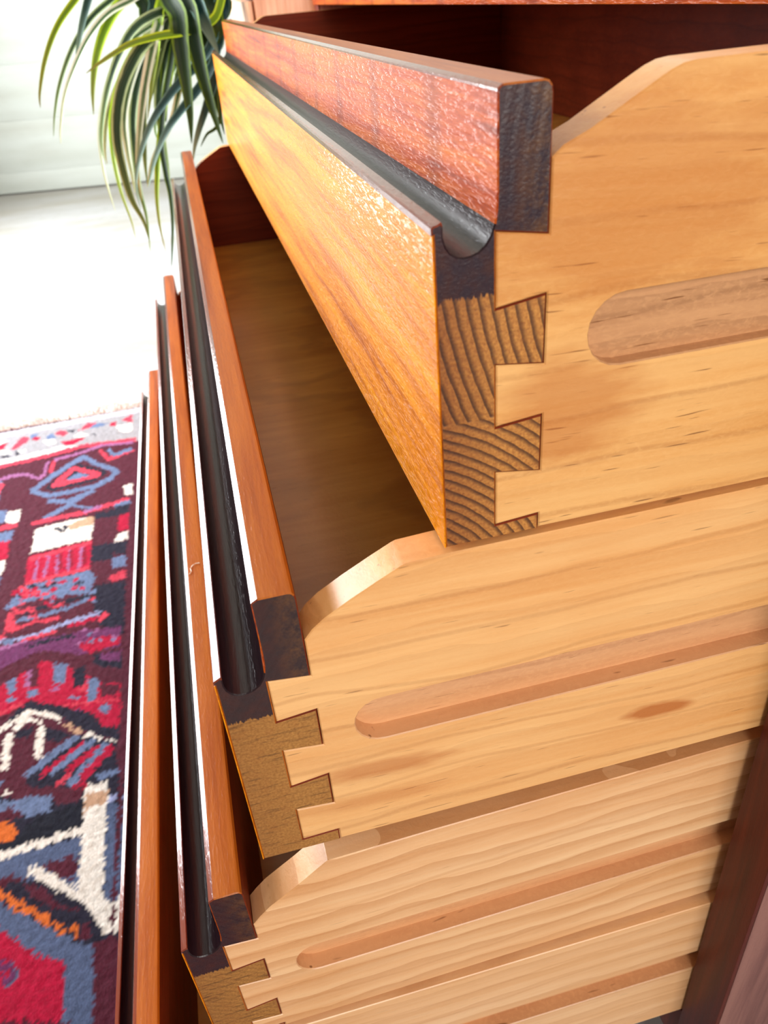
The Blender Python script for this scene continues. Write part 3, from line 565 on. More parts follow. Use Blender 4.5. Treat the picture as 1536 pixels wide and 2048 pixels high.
# leaves (kind, width, centre line)
LEAVES = [["y",0.0308,[[0.806,5.55,0.269],[-0.029,5.45,0.235],[-0.312,5.35,0.157],[-0.451,5.35,0.063],[-0.605,5.35,-0.072],[-0.734,5.35,-0.247],[-0.825,5.35,-0.432],[-0.848,5.35,-0.52]]],
 ["t",0.0427,[[0.846,5.55,0.272],[-0.039,5.525,0.198],[-0.296,5.5,0.176],[-0.377,5.5,0.058],[-0.462,5.5,-0.087],[-0.53,5.5,-0.229],[-0.56,5.5,-0.325]]],
 ["g",0.0308,[[0.829,5.55,0.253],[0.053,5.575,0.176],[-0.092,5.6,0.112],[-0.238,5.6,0.047],[-0.404,5.6,-0.051],[-0.57,5.6,-0.212],[-0.709,5.6,-0.408],[-0.798,5.6,-0.588],[-0.848,5.6,-0.728]]],
 ["w",0.0332,[[0.769,5.55,0.248],[0.138,5.475,0.118],[-0.098,5.4,0.035],[-0.269,5.4,-0.026],[-0.429,5.4,-0.148],[-0.575,5.4,-0.318],[-0.682,5.4,-0.478],[-0.763,5.4,-0.665],[-0.789,5.4,-0.758]]],
 ["y",0.0534,[[0.768,5.55,0.253],[0.041,5.55,0.126],[-0.185,5.55,0.017],[-0.32,5.55,-0.118],[-0.426,5.55,-0.286],[-0.496,5.55,-0.463],[-0.534,5.55,-0.621]]],
 ["y",0.038,[[0.775,5.55,0.275],[0.542,5.325,0.1],[0.409,5.1,-0.096],[0.262,5.1,-0.15],[0.152,5.1,-0.165],[0.026,5.1,-0.171],[-0.152,5.1,-0.197],[-0.298,5.1,-0.25],[-0.406,5.1,-0.299],[-0.478,5.1,-0.335]]],
 ["g",0.0475,[[0.81,5.55,0.224],[0.306,5.425,-0.014],[0.047,5.3,-0.051],[-0.117,5.3,-0.121],[-0.249,5.3,-0.255],[-0.362,5.3,-0.421],[-0.448,5.3,-0.595],[-0.506,5.3,-0.768],[-0.524,5.3,-0.912]]],
 ["w",0.038,[[0.781,5.55,0.266],[0.202,5.475,-0.04],[-0.019,5.4,-0.123],[-0.191,5.4,-0.212],[-0.329,5.4,-0.359],[-0.441,5.4,-0.549],[-0.516,5.4,-0.731],[-0.548,5.4,-0.945],[-0.55,5.4,-1.108],[-0.543,5.4,-1.246]]],
 ["y",0.0403,[[0.834,5.55,0.214],[0.144,5.45,-0.069],[-0.088,5.35,-0.202],[-0.218,5.35,-0.322],[-0.33,5.35,-0.482],[-0.412,5.35,-0.66],[-0.455,5.35,-0.878],[-0.463,5.35,-1.11],[-0.442,5.35,-1.325],[-0.445,5.35,-1.467]]],
 ["g",0.0593,[[0.834,5.55,0.251],[0.183,5.4,-0.115],[-0.035,5.25,-0.187],[-0.183,5.25,-0.311],[-0.31,5.25,-0.494],[-0.391,5.25,-0.727],[-0.407,5.25,-0.948],[-0.397,5.25,-1.152],[-0.351,5.25,-1.315],[-0.345,5.25,-1.468]]],
 ["w",0.0451,[[0.886,5.55,0.271],[0.075,5.425,-0.149],[-0.088,5.3,-0.244],[-0.226,5.3,-0.435],[-0.32,5.3,-0.646],[-0.348,5.3,-0.834],[-0.357,5.3,-1.033],[-0.369,5.3,-1.123]]],
 ["g",0.0546,[[0.869,5.55,0.256],[0.115,5.45,-0.197],[-0.034,5.35,-0.225],[-0.155,5.35,-0.391],[-0.253,5.35,-0.621],[-0.3,5.35,-0.847],[-0.33,5.35,-1.096],[-0.328,5.35,-1.308],[-0.363,5.35,-1.568]]],
 ["t",0.0736,[[0.784,5.55,0.273],[0.134,5.5,0.102],[0.044,5.45,-0.027],[-0.054,5.45,-0.226],[-0.151,5.45,-0.453],[-0.246,5.45,-0.67],[-0.292,5.45,-0.812]]],
 ["y",0.0593,[[0.796,5.55,0.226],[0.174,5.425,0.064],[0.044,5.3,-0.101],[-0.015,5.3,-0.268],[-0.083,5.3,-0.449],[-0.165,5.3,-0.663]]],
 ["w",0.0475,[[0.783,5.55,0.242],[0.152,5.4,-0.027],[0.025,5.25,-0.141],[-0.044,5.25,-0.263],[-0.149,5.25,-0.493],[-0.242,5.25,-0.743],[-0.311,5.25,-0.979],[-0.327,5.25,-1.171]]],
 ["t",0.0451,[[0.842,5.55,0.252],[0.527,5.35,0.11],[0.379,5.15,-0.212],[0.252,5.15,-0.347],[0.136,5.15,-0.424],[-0.023,5.15,-0.551],[-0.158,5.15,-0.694],[-0.275,5.15,-0.88],[-0.338,5.15,-1.049],[-0.346,5.15,-1.211]]],
 ["t",0.0498,[[0.834,5.55,0.273],[0.567,5.335,0.066],[0.38,5.12,-0.297],[0.245,5.12,-0.468],[0.11,5.12,-0.581],[-0.029,5.12,-0.704],[-0.145,5.12,-0.852],[-0.219,5.12,-0.989],[-0.258,5.12,-1.064]]],
 ["d",0.0949,[[0.773,5.55,0.268],[0.178,5.325,0.095],[0.174,5.1,-0.068],[0.156,5.1,-0.233],[0.144,5.1,-0.421],[0.128,5.1,-0.636],[0.099,5.1,-0.82]]],
 ["d",0.1068,[[0.846,5.55,0.248],[0.258,5.315,0.105],[0.251,5.08,-0.058],[0.251,5.08,-0.241],[0.261,5.08,-0.431],[0.287,5.08,-0.651],[0.312,5.08,-0.842]]],
 ["t",0.0949,[[0.8,5.55,0.241],[0.321,5.3,0.084],[0.31,5.05,-0.047],[0.349,5.05,-0.181],[0.384,5.05,-0.303]]],
 ["d",0.0831,[[0.82,5.55,0.258],[0.434,5.35,0.043],[0.413,5.15,-0.089],[0.418,5.15,-0.215],[0.415,5.15,-0.284]]],
 ["d",0.0712,[[0.857,5.55,0.229],[0.518,5.425,0.037],[0.512,5.3,-0.047],[0.468,5.3,-0.12],[0.397,5.3,-0.227]]],
 ["d",0.0712,[[0.791,5.55,0.242],[0.033,5.525,0.093],[-0.024,5.5,-0.021],[-0.055,5.5,-0.105],[-0.11,5.5,-0.205]]],
 ["g",0.0593,[[0.822,5.55,0.22],[0.321,5.475,0.045],[0.114,5.4,-0.196],[-0.002,5.4,-0.391],[-0.069,5.4,-0.588],[-0.088,5.4,-0.779],[-0.103,5.4,-1.009],[-0.129,5.4,-1.215]]],
 ["d",0.038,[[0.854,5.55,0.257],[0.24,5.375,-0.076],[0.043,5.2,-0.4],[-0.09,5.2,-0.754],[-0.115,5.2,-0.995],[-0.118,5.2,-1.147],[-0.144,5.2,-1.333],[-0.202,5.2,-1.565],[-0.23,5.2,-1.662]]],
 ["y",0.0332,[[0.886,5.55,0.266],[0.232,5.4,-0.119],[0.013,5.25,-0.491],[-0.133,5.25,-0.852],[-0.185,5.25,-1.025],[-0.223,5.25,-1.185],[-0.245,5.25,-1.373],[-0.244,5.25,-1.56]]],
 ["t",0.0427,[[0.81,5.55,0.229],[0.419,5.35,-0.134],[0.337,5.15,-0.426],[0.251,5.15,-0.598],[0.17,5.15,-0.739],[0.116,5.15,-0.848],[0.085,5.15,-0.942]]],
 ["d",0.0214,[[0.781,5.55,0.248],[0.427,5.425,-0.224],[0.335,5.3,-0.697],[0.218,5.3,-0.801],[0.161,5.3,-0.874]]],
 ["d",0.0878,[[0.765,5.55,0.238],[0.273,5.475,0.057],[0.163,5.4,-0.113],[0.054,5.4,-0.324],[-0.016,5.4,-0.537],[-0.044,5.4,-0.706]]],
 ["g",0.057,[[0.855,5.55,0.238],[0.223,5.45,0.061],[0.13,5.35,-0.033],[0.054,5.35,-0.189],[-0.046,5.35,-0.401],[-0.129,5.35,-0.577]]],
 ["w",0.0308,[[0.871,5.55,0.254],[0.255,5.425,-0.253],[0.001,5.3,-0.681],[-0.13,5.3,-0.84],[-0.209,5.3,-0.95],[-0.271,5.3,-1.095]]],
 ["g",0.0356,[[0.846,5.55,0.237],[0.406,5.375,-0.005],[0.262,5.2,-0.127],[0.188,5.2,-0.239],[0.105,5.2,-0.389],[0.022,5.2,-0.533],[-0.082,5.2,-0.633]]],
 ["d",0.0617,[[0.833,5.55,0.247],[0.402,5.45,-0.047],[0.344,5.35,-0.303],[0.337,5.35,-0.494],[0.342,5.35,-0.684],[0.347,5.35,-0.822]]],
 ["y",0.0403,[[0.86,5.55,0.213],[0.267,5.375,0.048],[0.263,5.2,-0.118],[0.253,5.2,-0.403],[0.254,5.2,-0.548],[0.262,5.2,-0.66]]],
 ["d",0.0712,[[0.818,5.55,0.234],[0.182,5.575,0.082],[0.127,5.6,-0.069],[0.108,5.6,-0.246],[0.102,5.6,-0.413],[0.098,5.6,-0.527]]],
 ["t",0.0593,[[0.767,5.55,0.235],[0.327,5.55,0.054],[0.269,5.55,-0.169],[0.2,5.55,-0.391],[0.108,5.55,-0.621]]],
 ["d",0.0712,[[0.836,5.55,0.211],[0.483,5.575,0.059],[0.402,5.6,-0.092],[0.346,5.6,-0.268],[0.319,5.6,-0.453]]],
 ["w",0.0356,[[0.865,5.55,0.256],[0.092,5.5,-0.082],[-0.114,5.45,-0.221],[-0.281,5.45,-0.403],[-0.429,5.45,-0.612],[-0.505,5.45,-0.817],[-0.521,5.45,-0.935]]],
 ["g",0.0427,[[0.807,5.55,0.235],[0.124,5.425,-0.154],[-0.054,5.3,-0.308],[-0.155,5.3,-0.514],[-0.213,5.3,-0.753],[-0.25,5.3,-0.945],[-0.266,5.3,-1.075]]],
 ["g",0.0356,[[0.766,5.55,0.251],[0.208,5.525,-0.253],[0.022,5.5,-0.474],[-0.094,5.5,-0.653],[-0.132,5.5,-0.767],[-0.119,5.5,-0.848]]]]
LINT = [[-0.2102, 1.2081, -1.567], [-0.2235, 1.21, -1.567], [-0.2339, 1.2023, -1.567], [-0.2412, 1.1877, -1.567], [-0.2387, 1.1698, -1.567], [-0.2458, 1.1583, -1.567]]

# ------------------------------------------------------------------ mesh helpers
def link(name, mesh, mats, parent=None):
    o = bpy.data.objects.new(name, mesh)
    COL.objects.link(o)
    for m in (mats if isinstance(mats, (list, tuple)) else [mats]):
        mesh.materials.append(m)
    if parent is not None:
        o.parent = parent
    return o


def empty(name, loc=(0, 0, 0), parent=None, rz=0.0):
    o = bpy.data.objects.new(name, None)
    o.empty_display_size = 0.02
    COL.objects.link(o)
    o.location = loc
    o.rotation_euler = (0, 0, rz)
    if parent is not None:
        o.parent = parent
    return o


def finish(bm, name, smooth_deg=35):
    bmesh.ops.recalc_face_normals(bm, faces=bm.faces)
    me = bpy.data.meshes.new(name)
    bm.to_mesh(me)
    bm.free()
    me.shade_smooth()
    me.set_sharp_from_angle(angle=math.radians(smooth_deg))
    return me


def inset(pts, d):
    """move a closed (x, z) outline inwards by d (miter offset)"""
    n = len(pts)
    area2 = sum(pts[i][0] * pts[(i + 1) % n][1] - pts[(i + 1) % n][0] * pts[i][1] for i in range(n))
    sg = 1 if area2 > 0 else -1
    out = []
    for i in range(n):
        a, b, c = pts[i - 1], pts[i], pts[(i + 1) % n]
        e1 = Vector((b[0] - a[0], b[1] - a[1])).normalized()
        e2 = Vector((c[0] - b[0], c[1] - b[1])).normalized()
        n1 = Vector((-e1.y, e1.x)) * sg
        n2 = Vector((-e2.y, e2.x)) * sg
        k = n1 + n2
        if k.length < 1e-6:
            k = n1
        k.normalize()
        k = k * (d / max(0.35, k.dot(n1)))
        out.append((b[0] + k.x, b[1] + k.y))
    return out


def prism(bm, pts, y0, y1, cap0=0, cap1=0, wall=0, bev=0.0, wallmat=None):
    """extrude an (x, z) outline in units along y; cap0 sits at y0, with a small chamfer bev at that end"""
    rings = []
    if bev:
        rings.append([bm.verts.new((x * S, y0 * S, z * S)) for x, z in inset(pts, bev)])
        rings.append([bm.verts.new((x * S, (y0 + bev) * S, z * S)) for x, z in pts])
    else:
        rings.append([bm.verts.new((x * S, y0 * S, z * S)) for x, z in pts])
    rings.append([bm.verts.new((x * S, y1 * S, z * S)) for x, z in pts])
    n = len(pts)
    for a, b in zip(rings, rings[1:]):
        for i in range(n):
            f = bm.faces.new((a[i], a[(i + 1) % n], b[(i + 1) % n], b[i]))
            f.material_index = wallmat(i) if wallmat else wall
    for ring, mi in ((rings[0], cap0), (rings[-1], cap1)):
        if mi is None:
            continue
        f = bm.faces.new(ring)
        f.material_index = mi
        f.normal_update()
        bmesh.ops.triangulate(bm, faces=[f], ngon_method='EAR_CLIP')


def box(bm, x0, x1, y0, y1, z0, z1, bev=0.0, mat=0):
    """box in modelling units"""
    vs = [bm.verts.new((x * S, y * S, z * S)) for x in (x0, x1) for y in (y0, y1) for z in (z0, z1)]
    fs = [bm.faces.new([vs[i] for i in q]) for q in ((0, 1, 3, 2), (4, 6, 7, 5), (0, 4, 5, 1), (2, 3, 7, 6), (0, 2, 6, 4), (1, 5, 7, 3))]
    for f in fs:
        f.material_index = mat
    bmesh.ops.recalc_face_normals(bm, faces=fs)
    if bev:
        es = {e for f in fs for e in f.edges}
        bmesh.ops.bevel(bm, geom=list(es), offset=bev * S, segments=2, affect='EDGES', profile=0.6)


def box_obj(name, dims, mat, parent=None, bev=0.004, origin=None):
    bm = bmesh.new()
    box(bm, *dims, bev=bev)
    o = link(name, finish(bm, name, 50), mat, parent)
    return o


# ------------------------------------------------------------------ the room
def struct(o):
    o['kind'] = 'structure'
    return o


white_wall = NT('whitewashed_boards')
n1 = white_wall.noise(white_wall.map((1.2, 1.2, 9)), 1.0, 4)
n2 = white_wall.noise(white_wall.map((40, 40, 40)), 1.0, 4)
M['wall'] = white_wall.p(color=white_wall.mix(white_wall.math('MULTIPLY', white_wall.step(white_wall.noise(white_wall.map((2, 2, 7), (4, 1, 2)), 1.0, 5), 0.55, 0.8), 0.4), white_wall.ramp(n1, (0.3, lin((158, 162, 153))), (0.6, lin((169, 174, 167)))), lin((140, 135, 121))), rough=0.6, spec=0.3, normal=white_wall.bump(n2, 0.2, 0.003))
M['plaster'] = plain('greyed_plaster', lin((168, 160, 150)), 0.8, 0.2, 0.03, 6.0)
fl = NT('pale_painted_floor')
n1 = fl.noise(fl.map((1.0, 2.2, 1)), 1.3, 4)
n2 = fl.noise(fl.map((22, 22, 22)), 1.0, 5)
fc = fl.mix(fl.step(n2, 0.55, 0.75), fl.ramp(n1, (0.34, lin((156, 152, 143))), (0.55, lin((180, 182, 185)))), lin((166, 165, 163)))
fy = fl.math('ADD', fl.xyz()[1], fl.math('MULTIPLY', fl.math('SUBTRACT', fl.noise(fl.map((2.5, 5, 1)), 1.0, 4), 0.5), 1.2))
fc = fl.mix(fl.math('MULTIPLY', fl.step(fy, 3.3, 4.3), 0.6), fc, lin((128, 122, 106)))   # grime plus the window light's falloff, painted in towards the foot of the wall
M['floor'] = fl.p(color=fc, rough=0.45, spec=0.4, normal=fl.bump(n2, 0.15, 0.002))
M['gap'] = plain('dark_gap', lin((40, 36, 30)), 0.9, 0.1)

# floor slab with two sheets meeting in a fine joint
floor = struct(box_obj('floor', (-7.2, 5.0, -11, 23, FZ - 0.3, FZ - 0.06), M['gap'], None, 0))
floor.location.z = H
ang = math.atan2(-1.78 + 2.24, 17 - 11.45)
for pts in ([(-7.2, -11), (-4.122, -11), (-1.302, 23), (-7.2, 23)], [(-4.12, -11), (5.0, -11), (5.0, 23), (-1.30, 23)]):
    bm = bmesh.new()
    lo = [bm.verts.new((x * S, y * S, (FZ - 0.06) * S)) for x, y in pts]
    hi = [bm.verts.new((x * S, y * S, FZ * S)) for x, y in pts]
    bm.faces.new(hi)
    bm.faces.new(lo[::-1])
    for i in range(4):
        bm.faces.new((lo[i], lo[(i + 1) % 4], hi[(i + 1) % 4], hi[i]))
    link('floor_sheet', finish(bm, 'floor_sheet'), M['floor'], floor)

# far wall, clad with wide whitewashed boards
wa = math.atan2(19.93 - 20.80, -0.10 + 4.41)
wall = empty('wall_far', P(-2.02, 20.32, FZ), None, wa)
wall['kind'] = 'structure'
core = struct(box_obj('wall_core', (-6.2, 7.2, 0.14, 0.6, -0.3, 11.6), M['plaster'], wall, 0))
core.name = 'backing'
seams = [0.03, 0.48, 1.57, 2.69, 3.9, 5.2, 6.5, 7.8, 9.1, 10.4, 11.5]
rng = random.Random(3)
for a, b in zip(seams, seams[1:]):
    bm = bmesh.new()
    dy = rng.uniform(-0.012, 0.012)
    box(bm, -6.2, 7.2, 0.0 + dy, 0.14, a + 0.0005, b - 0.0005, 0.006)
    link('board', finish(bm, 'board', 50), M['wall'], wall)


def pane_window(name, parent_loc, rz, w, h):
    """a painted window frame with glazing bars; local x along the wall"""
    wn = empty(name, parent_loc, None, rz)
    wn['kind'] = 'structure'
    bm = bmesh.new()
    t, d = 0.05 / S, 0.05 / S
    W, Hh = w / S, h / S
    for dims in ((-W / 2, W / 2, 0, d, 0, t), (-W / 2, W / 2, 0, d, Hh - t, Hh), (-W / 2, -W / 2 + t, 0, d, t, Hh - t), (W / 2 - t, W / 2, 0, d, t, Hh - t), (-t / 3, t / 3, 0, d, t, Hh - t)):
        box(bm, *dims)
    link('window_frame', finish(bm, 'window_frame'), M['plaster'], wn)
    return wn


def wall_with_hole(name, axis, pos, lo, hi, z1, h0, h1, hz0, hz1, th):
    """plaster wall of metres lo..hi along the other axis, with one window opening"""
    bm = bmesh.new()
    for a, b, c, d in ((lo, h0, 0, z1), (h1, hi, 0, z1), (h0, h1, 0, hz0), (h0, h1, hz1, z1)):
        q = (pos, pos + th, a, b, c, d) if axis == 'x' else (a, b, pos, pos + th, c, d)
        box(bm, *[v / S for v in q])
    return struct(link(name, finish(bm, name), M['plaster']))


wall_with_hole('wall_left', 'x', -1.42, -2.2, 4.75, 2.55, 0.95, 3.75, 0.12, 2.12, 0.1)
pane_window('window_1', (-1.34, 2.35, 0.12), math.pi / 2, 2.8, 2.0)
wall_with_hole('wall_near', 'y', -2.12, -1.42, 0.98, 2.55, -0.55, 1.05 - 0.1, 0.75, 2.15, 0.1)
pane_window('window_2', (0.2, -2.10, 0.75), 0, 1.5, 1.4)
struct(box_obj('wall_right', (4.32, 4.8, -9.6, 21.5, FZ, 8.05), M['plaster'], None, 0)).location.z = H
struct(box_obj('ceiling', (-6.5, 4.8, -9.6, 21.6, 8.05, 8.4), M['plaster'], None, 0)).location.z = H

# ------------------------------------------------------------------ chest of drawers
chest = empty('chest_of_drawers', P(1.03, 0, FZ))
chest['label'] = 'varnished teak chest with four drawers pulled out in steps, showing dovetailed pale wood sides'
chest['category'] = 'chest of drawers'
L = 4.688
TS = 0.072          # drawer side thickness
CX = 1.03           # chest front plane
CO = Vector((-CX, 0, -FZ))   # units, from chest origin


def cbox(name, dims, mat, bev=0.006, parent=chest):
    o = box_obj(name, dims, mat, parent, bev)
    o.location = CO * S
    return o


cbox('side_panel', (CX, 3.12, -0.157, -0.022, -3.02, -0.083), [M['panel']])
cbox('side_panel', (CX, 3.12, L + 0.022, L + 0.157, -3.02, -0.083), [M['panel']])
# darker lipping along the front edges of the two sides
cbox('edge_lipping', (CX - 0.012, CX + 0.0, -0.155, -0.024, -3.02, -0.083), [M['carcass']], 0.003)
cbox('edge_lipping', (CX - 0.012, CX + 0.0, L + 0.024, L + 0.155, -3.02, -0.083), [M['carcass']], 0.003)
cbox('top_panel', (CX - 0.02, 3.14, -0.165, L + 0.165, -0.082, 0.03), [M['rail']], 0.008)
cbox('back_panel', (3.04, 3.10, -0.022, L + 0.022, -3.0, -0.083), [M['carcass_in']], 0)
cbox('bottom_rail', (CX, CX + 0.09, -0.022, L + 0.022, -3.10, -2.87), [M['carcass']], 0.006)
for lx in (CX + 0.02, 2.9):
    for ly in (-0.15, L - 0.03):
        cbox('leg', (lx, lx + 0.2, ly, ly + 0.18, FZ + 0.002, -3.02), [M['carcass']], 0.012)
RUN = (-0.45, -1.145, -1.912, -2.52)
for zc in RUN:
    for y0, y1 in ((-0.022, 0.026), (L - 0.026, L + 0.022)):
        cbox('drawer_runner', (CX + 0.08, 3.0, y0, y1, zc - 0.042, zc + 0.03), [M['groove']], 0.004)


def front_profile(h, c=0.8):
    k = 0.0138 - 0.0123 * c
    return [(0.164, -h), (0.164, -0.016), (0.1625, -0.008), (0.158, -0.002), (0.152, 0.0), (0.0925 + 0.013 * c, 0.0), (0.0925, -0.0075 * c), (0.091, -0.0075 * c - 0.002), (0.0905, -0.0075 * c - 0.005), (0.0905, -0.12), (0.0895, -0.145), (0.087, -0.162), (0.082, -0.176), (0.074, -0.188), (0.064, -0.1955), (0.054, -0.199), (0.044, -0.2),
            (0.034, -0.198), (0.025, -0.192), (0.019, -0.183), (0.016, -0.171), (0.0158, -0.156), (0.0152, -0.1522), (0.0138, -0.1502), (k, -0.1502 - 0.0071 * c), (k * 0.3, -0.1515 - 0.0075 * c), (0.0, -0.1545 - 0.007 * c), (0.0, -0.166), (0.0022, -0.1662), (0.0022, -h)]


def seg_mat(pts, i):
    """0 top edge, 1 pull rail face, 2 dark groove, 3 back, for the face between outline points i and i+1"""
    a, b = pts[i], pts[(i + 1) % len(pts)]
    mx, mz = (a[0] + b[0]) / 2, (a[1] + b[1]) / 2
    if 0.0905 < mx < 0.1055 and -0.01 < mz < -0.0005:
        return 5
    if mz > -0.009 and mx > 0.085:
        return 0
    if 0.084 < mx < 0.0915 and mz > -0.165:
        return 1
    if 0.0156 < mx < 0.09 and mz < -0.15 and mz > -0.22:
        return 2
    if mx <= 0.0155 and mz > -0.167:
        return 5
    return 3 if mx > 0.1 else 0


def tail_outline(prof, B, XT, tails, g):
    """front outline near the end: cut the dovetail sockets into its back edge (prof starts at the lower back corner)"""
    pts = [(B, prof[0][1])]
    for (t0, t1, b0, b1) in sorted(tails, key=lambda t: t[1]):
        pts += [(B, max(b1 - g, prof[0][1] + 0.001)), (XT - g, max(t1 - g, prof[0][1] + 0.0005)), (XT - g, t0 + g), (B, b0 + g)]
    return pts + prof[1:]


def make_drawer(F, t, h, side_top, bevel, tails, groove, depth, side_mat, end_mat, yaw, cham):
    """one drawer in units: front face x = F, top of the front z = t; everything is kept relative to that corner"""
    d = empty('drawer', P(F, 0, t) - P(CX, 0, FZ), chest, -yaw)
    prof = front_profile(h, cham)
    groove_mat = M['groove1'] if side_mat == M['side1'] else M['groove']
    B, XT = 0.164, 0.0895
    # --- front
    bm = bmesh.new()
    po = tail_outline(prof, B, XT, tails, 0.0009)
    prism(bm, po, 0.0, TS, cap0=4, cap1=None, bev=0.0022, wallmat=lambda i: seg_mat(po, i))
    prism(bm, prof, TS, L - TS, cap0=3, cap1=3, wallmat=lambda i: seg_mat(prof, i))
    pm = [(x, z) for x, z in po]
    prism(bm, pm, L - TS, L, cap0=None, cap1=4, wallmat=lambda i: seg_mat(pm, i))
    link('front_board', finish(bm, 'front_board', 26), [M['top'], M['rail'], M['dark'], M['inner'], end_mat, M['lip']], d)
    # --- thin veneer on the face
    bm = bmesh.new()
    box(bm, 0.0, 0.0022, 0.0, L, -h, -0.1664, 0.0006)
    link('front_veneer', finish(bm, 'front_veneer', 50), [M['veneer']], d)
    # --- sides
    zb = -h + 0.003
    zt = side_top
    xe = depth
    out = [(B + 0.0012, zb)]
    for (t0, t1, b0, b1) in sorted(tails, key=lambda q: q[1]):
        out += [(B + 0.0012, max(b1, zb + 0.0005)), (XT, max(t1, zb)), (XT, t0), (B + 0.0012, b0)]
    out += [(B + 0.0012, bevel[0][1])] + bevel[1:] + [(xe, zt), (xe, zb)]
    gx, g0, g1, gd = groove
    rad = (g0 - g1) / 2
    notch = [(xe, g1)] + [(gx + rad - rad * math.sin(a), (g0 + g1) / 2 - rad * math.cos(a)) for a in [math.pi * k / 10 for k in range(11)]] + [(xe, g0)]
    # outer layer carries the stopped groove, open at the back end
    outer = out[:-2] + [(xe, zt)] + notch[::-1] + [(xe, zb)]
    for flip in (False, True):
        bm = bmesh.new()
        prism(bm, outer, 0.0, gd, cap0=0, cap1=None, bev=0.0022, wallmat=lambda i: 1 if len(out) - 2 < i < len(out) - 2 + len(notch) else 0)
        prism(bm, out, gd, TS, cap0=1, cap1=2)
        if flip:
            for v in bm.verts:
                v.co.y = L * S - v.co.y
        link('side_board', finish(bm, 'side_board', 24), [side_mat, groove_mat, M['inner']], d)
    # --- bottom and back
    bm = bmesh.new()
    box(bm, 0.15, depth - 0.03, TS - 0.02, L - TS + 0.02, -h + 0.045, -h + 0.068)
    link('bottom_board', finish(bm, 'bottom_board'), [M['bottom']], d)
    bm = bmesh.new()
    box(bm, depth - 0.09, depth - 0.03, TS, L - TS, -h + 0.069, zt - 0.02, 0.004)
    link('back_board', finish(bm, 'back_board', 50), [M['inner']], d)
    return d


def rel(F, t, pts):
    return [(x - F, z - t) for x, z in pts]


F1, T1 = 0.295, -0.111
F2, T2 = -0.125, -0.803
F3, T3 = -0.349, -1.570
F4, T4 = -0.679, -2.236


def rt(t, rows):
    return [tuple(round(v - t, 4) for v in r) for r in rows]


make_drawer(F1, T1, 0.672, 0.002, rel(F1, T1, [(0.4602, -0.201), (0.476, -0.188), (0.512, -0.173), (0.555, -0.150), (0.6, -0.126), (0.618, -0.117), (0.634, -0.1115), (0.652, -0.1095)]),
            rt(T1, [(-0.284, -0.388, -0.297, -0.377), (-0.474, -0.575, -0.484, -0.567), (-0.657, -0.757, -0.669, -0.751)]),
            (0.528 - F1, -0.395 - T1, -0.506 - T1, 0.026), 1.95, M['side1'], M['end1'], 0.0057, 0.4)
make_drawer(F2, T2, 0.676, 0.012, rel(F2, T2, [(0.0392, -0.912), (0.055, -0.893), (0.08, -0.873), (0.126, -0.846), (0.181, -0.817), (0.219, -0.798), (0.226, -0.7955)]) + [(0.42, 0.0105)],
            rt(T2, [(-0.988, -1.090, -0.997, -1.081), (-1.171, -1.275, -1.180, -1.264), (-1.350, -1.447, -1.357, -1.444)]),
            (0.105 - F2, -1.092 - T2, -1.202 - T2, 0.038), 1.95, M['side2'], M['end2'], 0.009, 0.75)
make_drawer(F3, T3, 0.618, 0.026, rel(F3, T3, [(-0.1848, -1.706), (-0.165, -1.683), (-0.139, -1.657), (-0.065, -1.603), (-0.004, -1.554), (0.004, -1.5485)]) + [(0.6, 0.026)],
            rt(T3, [(-1.757, -1.862, -1.763, -1.852), (-1.938, -2.056, -1.945, -2.043), (-2.122, -2.175, -2.130, -2.172)]),
            (-0.115 - F3, -1.858 - T3, -1.966 - T3, 0.038), 1.95, M['side3'], M['end3'], -0.005, 0.8)
make_drawer(F4, T4, 0.606, 0.030, [(0.1642, -0.1), (0.2, -0.07), (0.25, -0.04), (0.30, -0.01), (0.345, 0.026), (0.35, 0.030)],
            rt(T4, [(-2.42, -2.525, -2.428, -2.515), (-2.605, -2.71, -2.612, -2.70), (-2.775, -2.826, -2.78, -2.822)]),
            (0.25, -2.468 - T4, -2.566 - T4, 0.038), 1.95, M['side4'], M['end3'], 0.0098, 0.8)

# ------------------------------------------------------------------ lint thread on the third drawer front
def tube(name, pts, rad, mat, parent=None, sides=6):
    bm = bmesh.new()
    rings = []
    for i, p in enumerate(pts):
        tng = (pts[min(i + 1, len(pts) - 1)] - pts[max(i - 1, 0)]).normalized()
        a = tng.orthogonal().normalized()
        b = tng.cross(a)
        rings.append([bm.verts.new(p + (a * math.cos(k * 2 * math.pi / sides) + b * math.sin(k * 2 * math.pi / sides)) * rad) for k in range(sides)])
    for r0, r1 in zip(rings, rings[1:]):
        for k in range(sides):
            bm.faces.new((r0[k], r0[(k + 1) % sides], r1[(k + 1) % sides], r1[k]))
    bm.faces.new(rings[0][::-1])
    bm.faces.new(rings[-1])
    return link(name, finish(bm, name, 60), mat, parent)


M['thread'] = plain('white_thread', lin((244, 236, 226)), 0.8, 0.2)
tp = [P(*q) for q in LINT]
th = tube('lint_thread', tp, 0.0004, M['thread'])
th['label'] = 'curled white thread of lint stuck on top of the third drawer front'
th['category'] = 'lint'

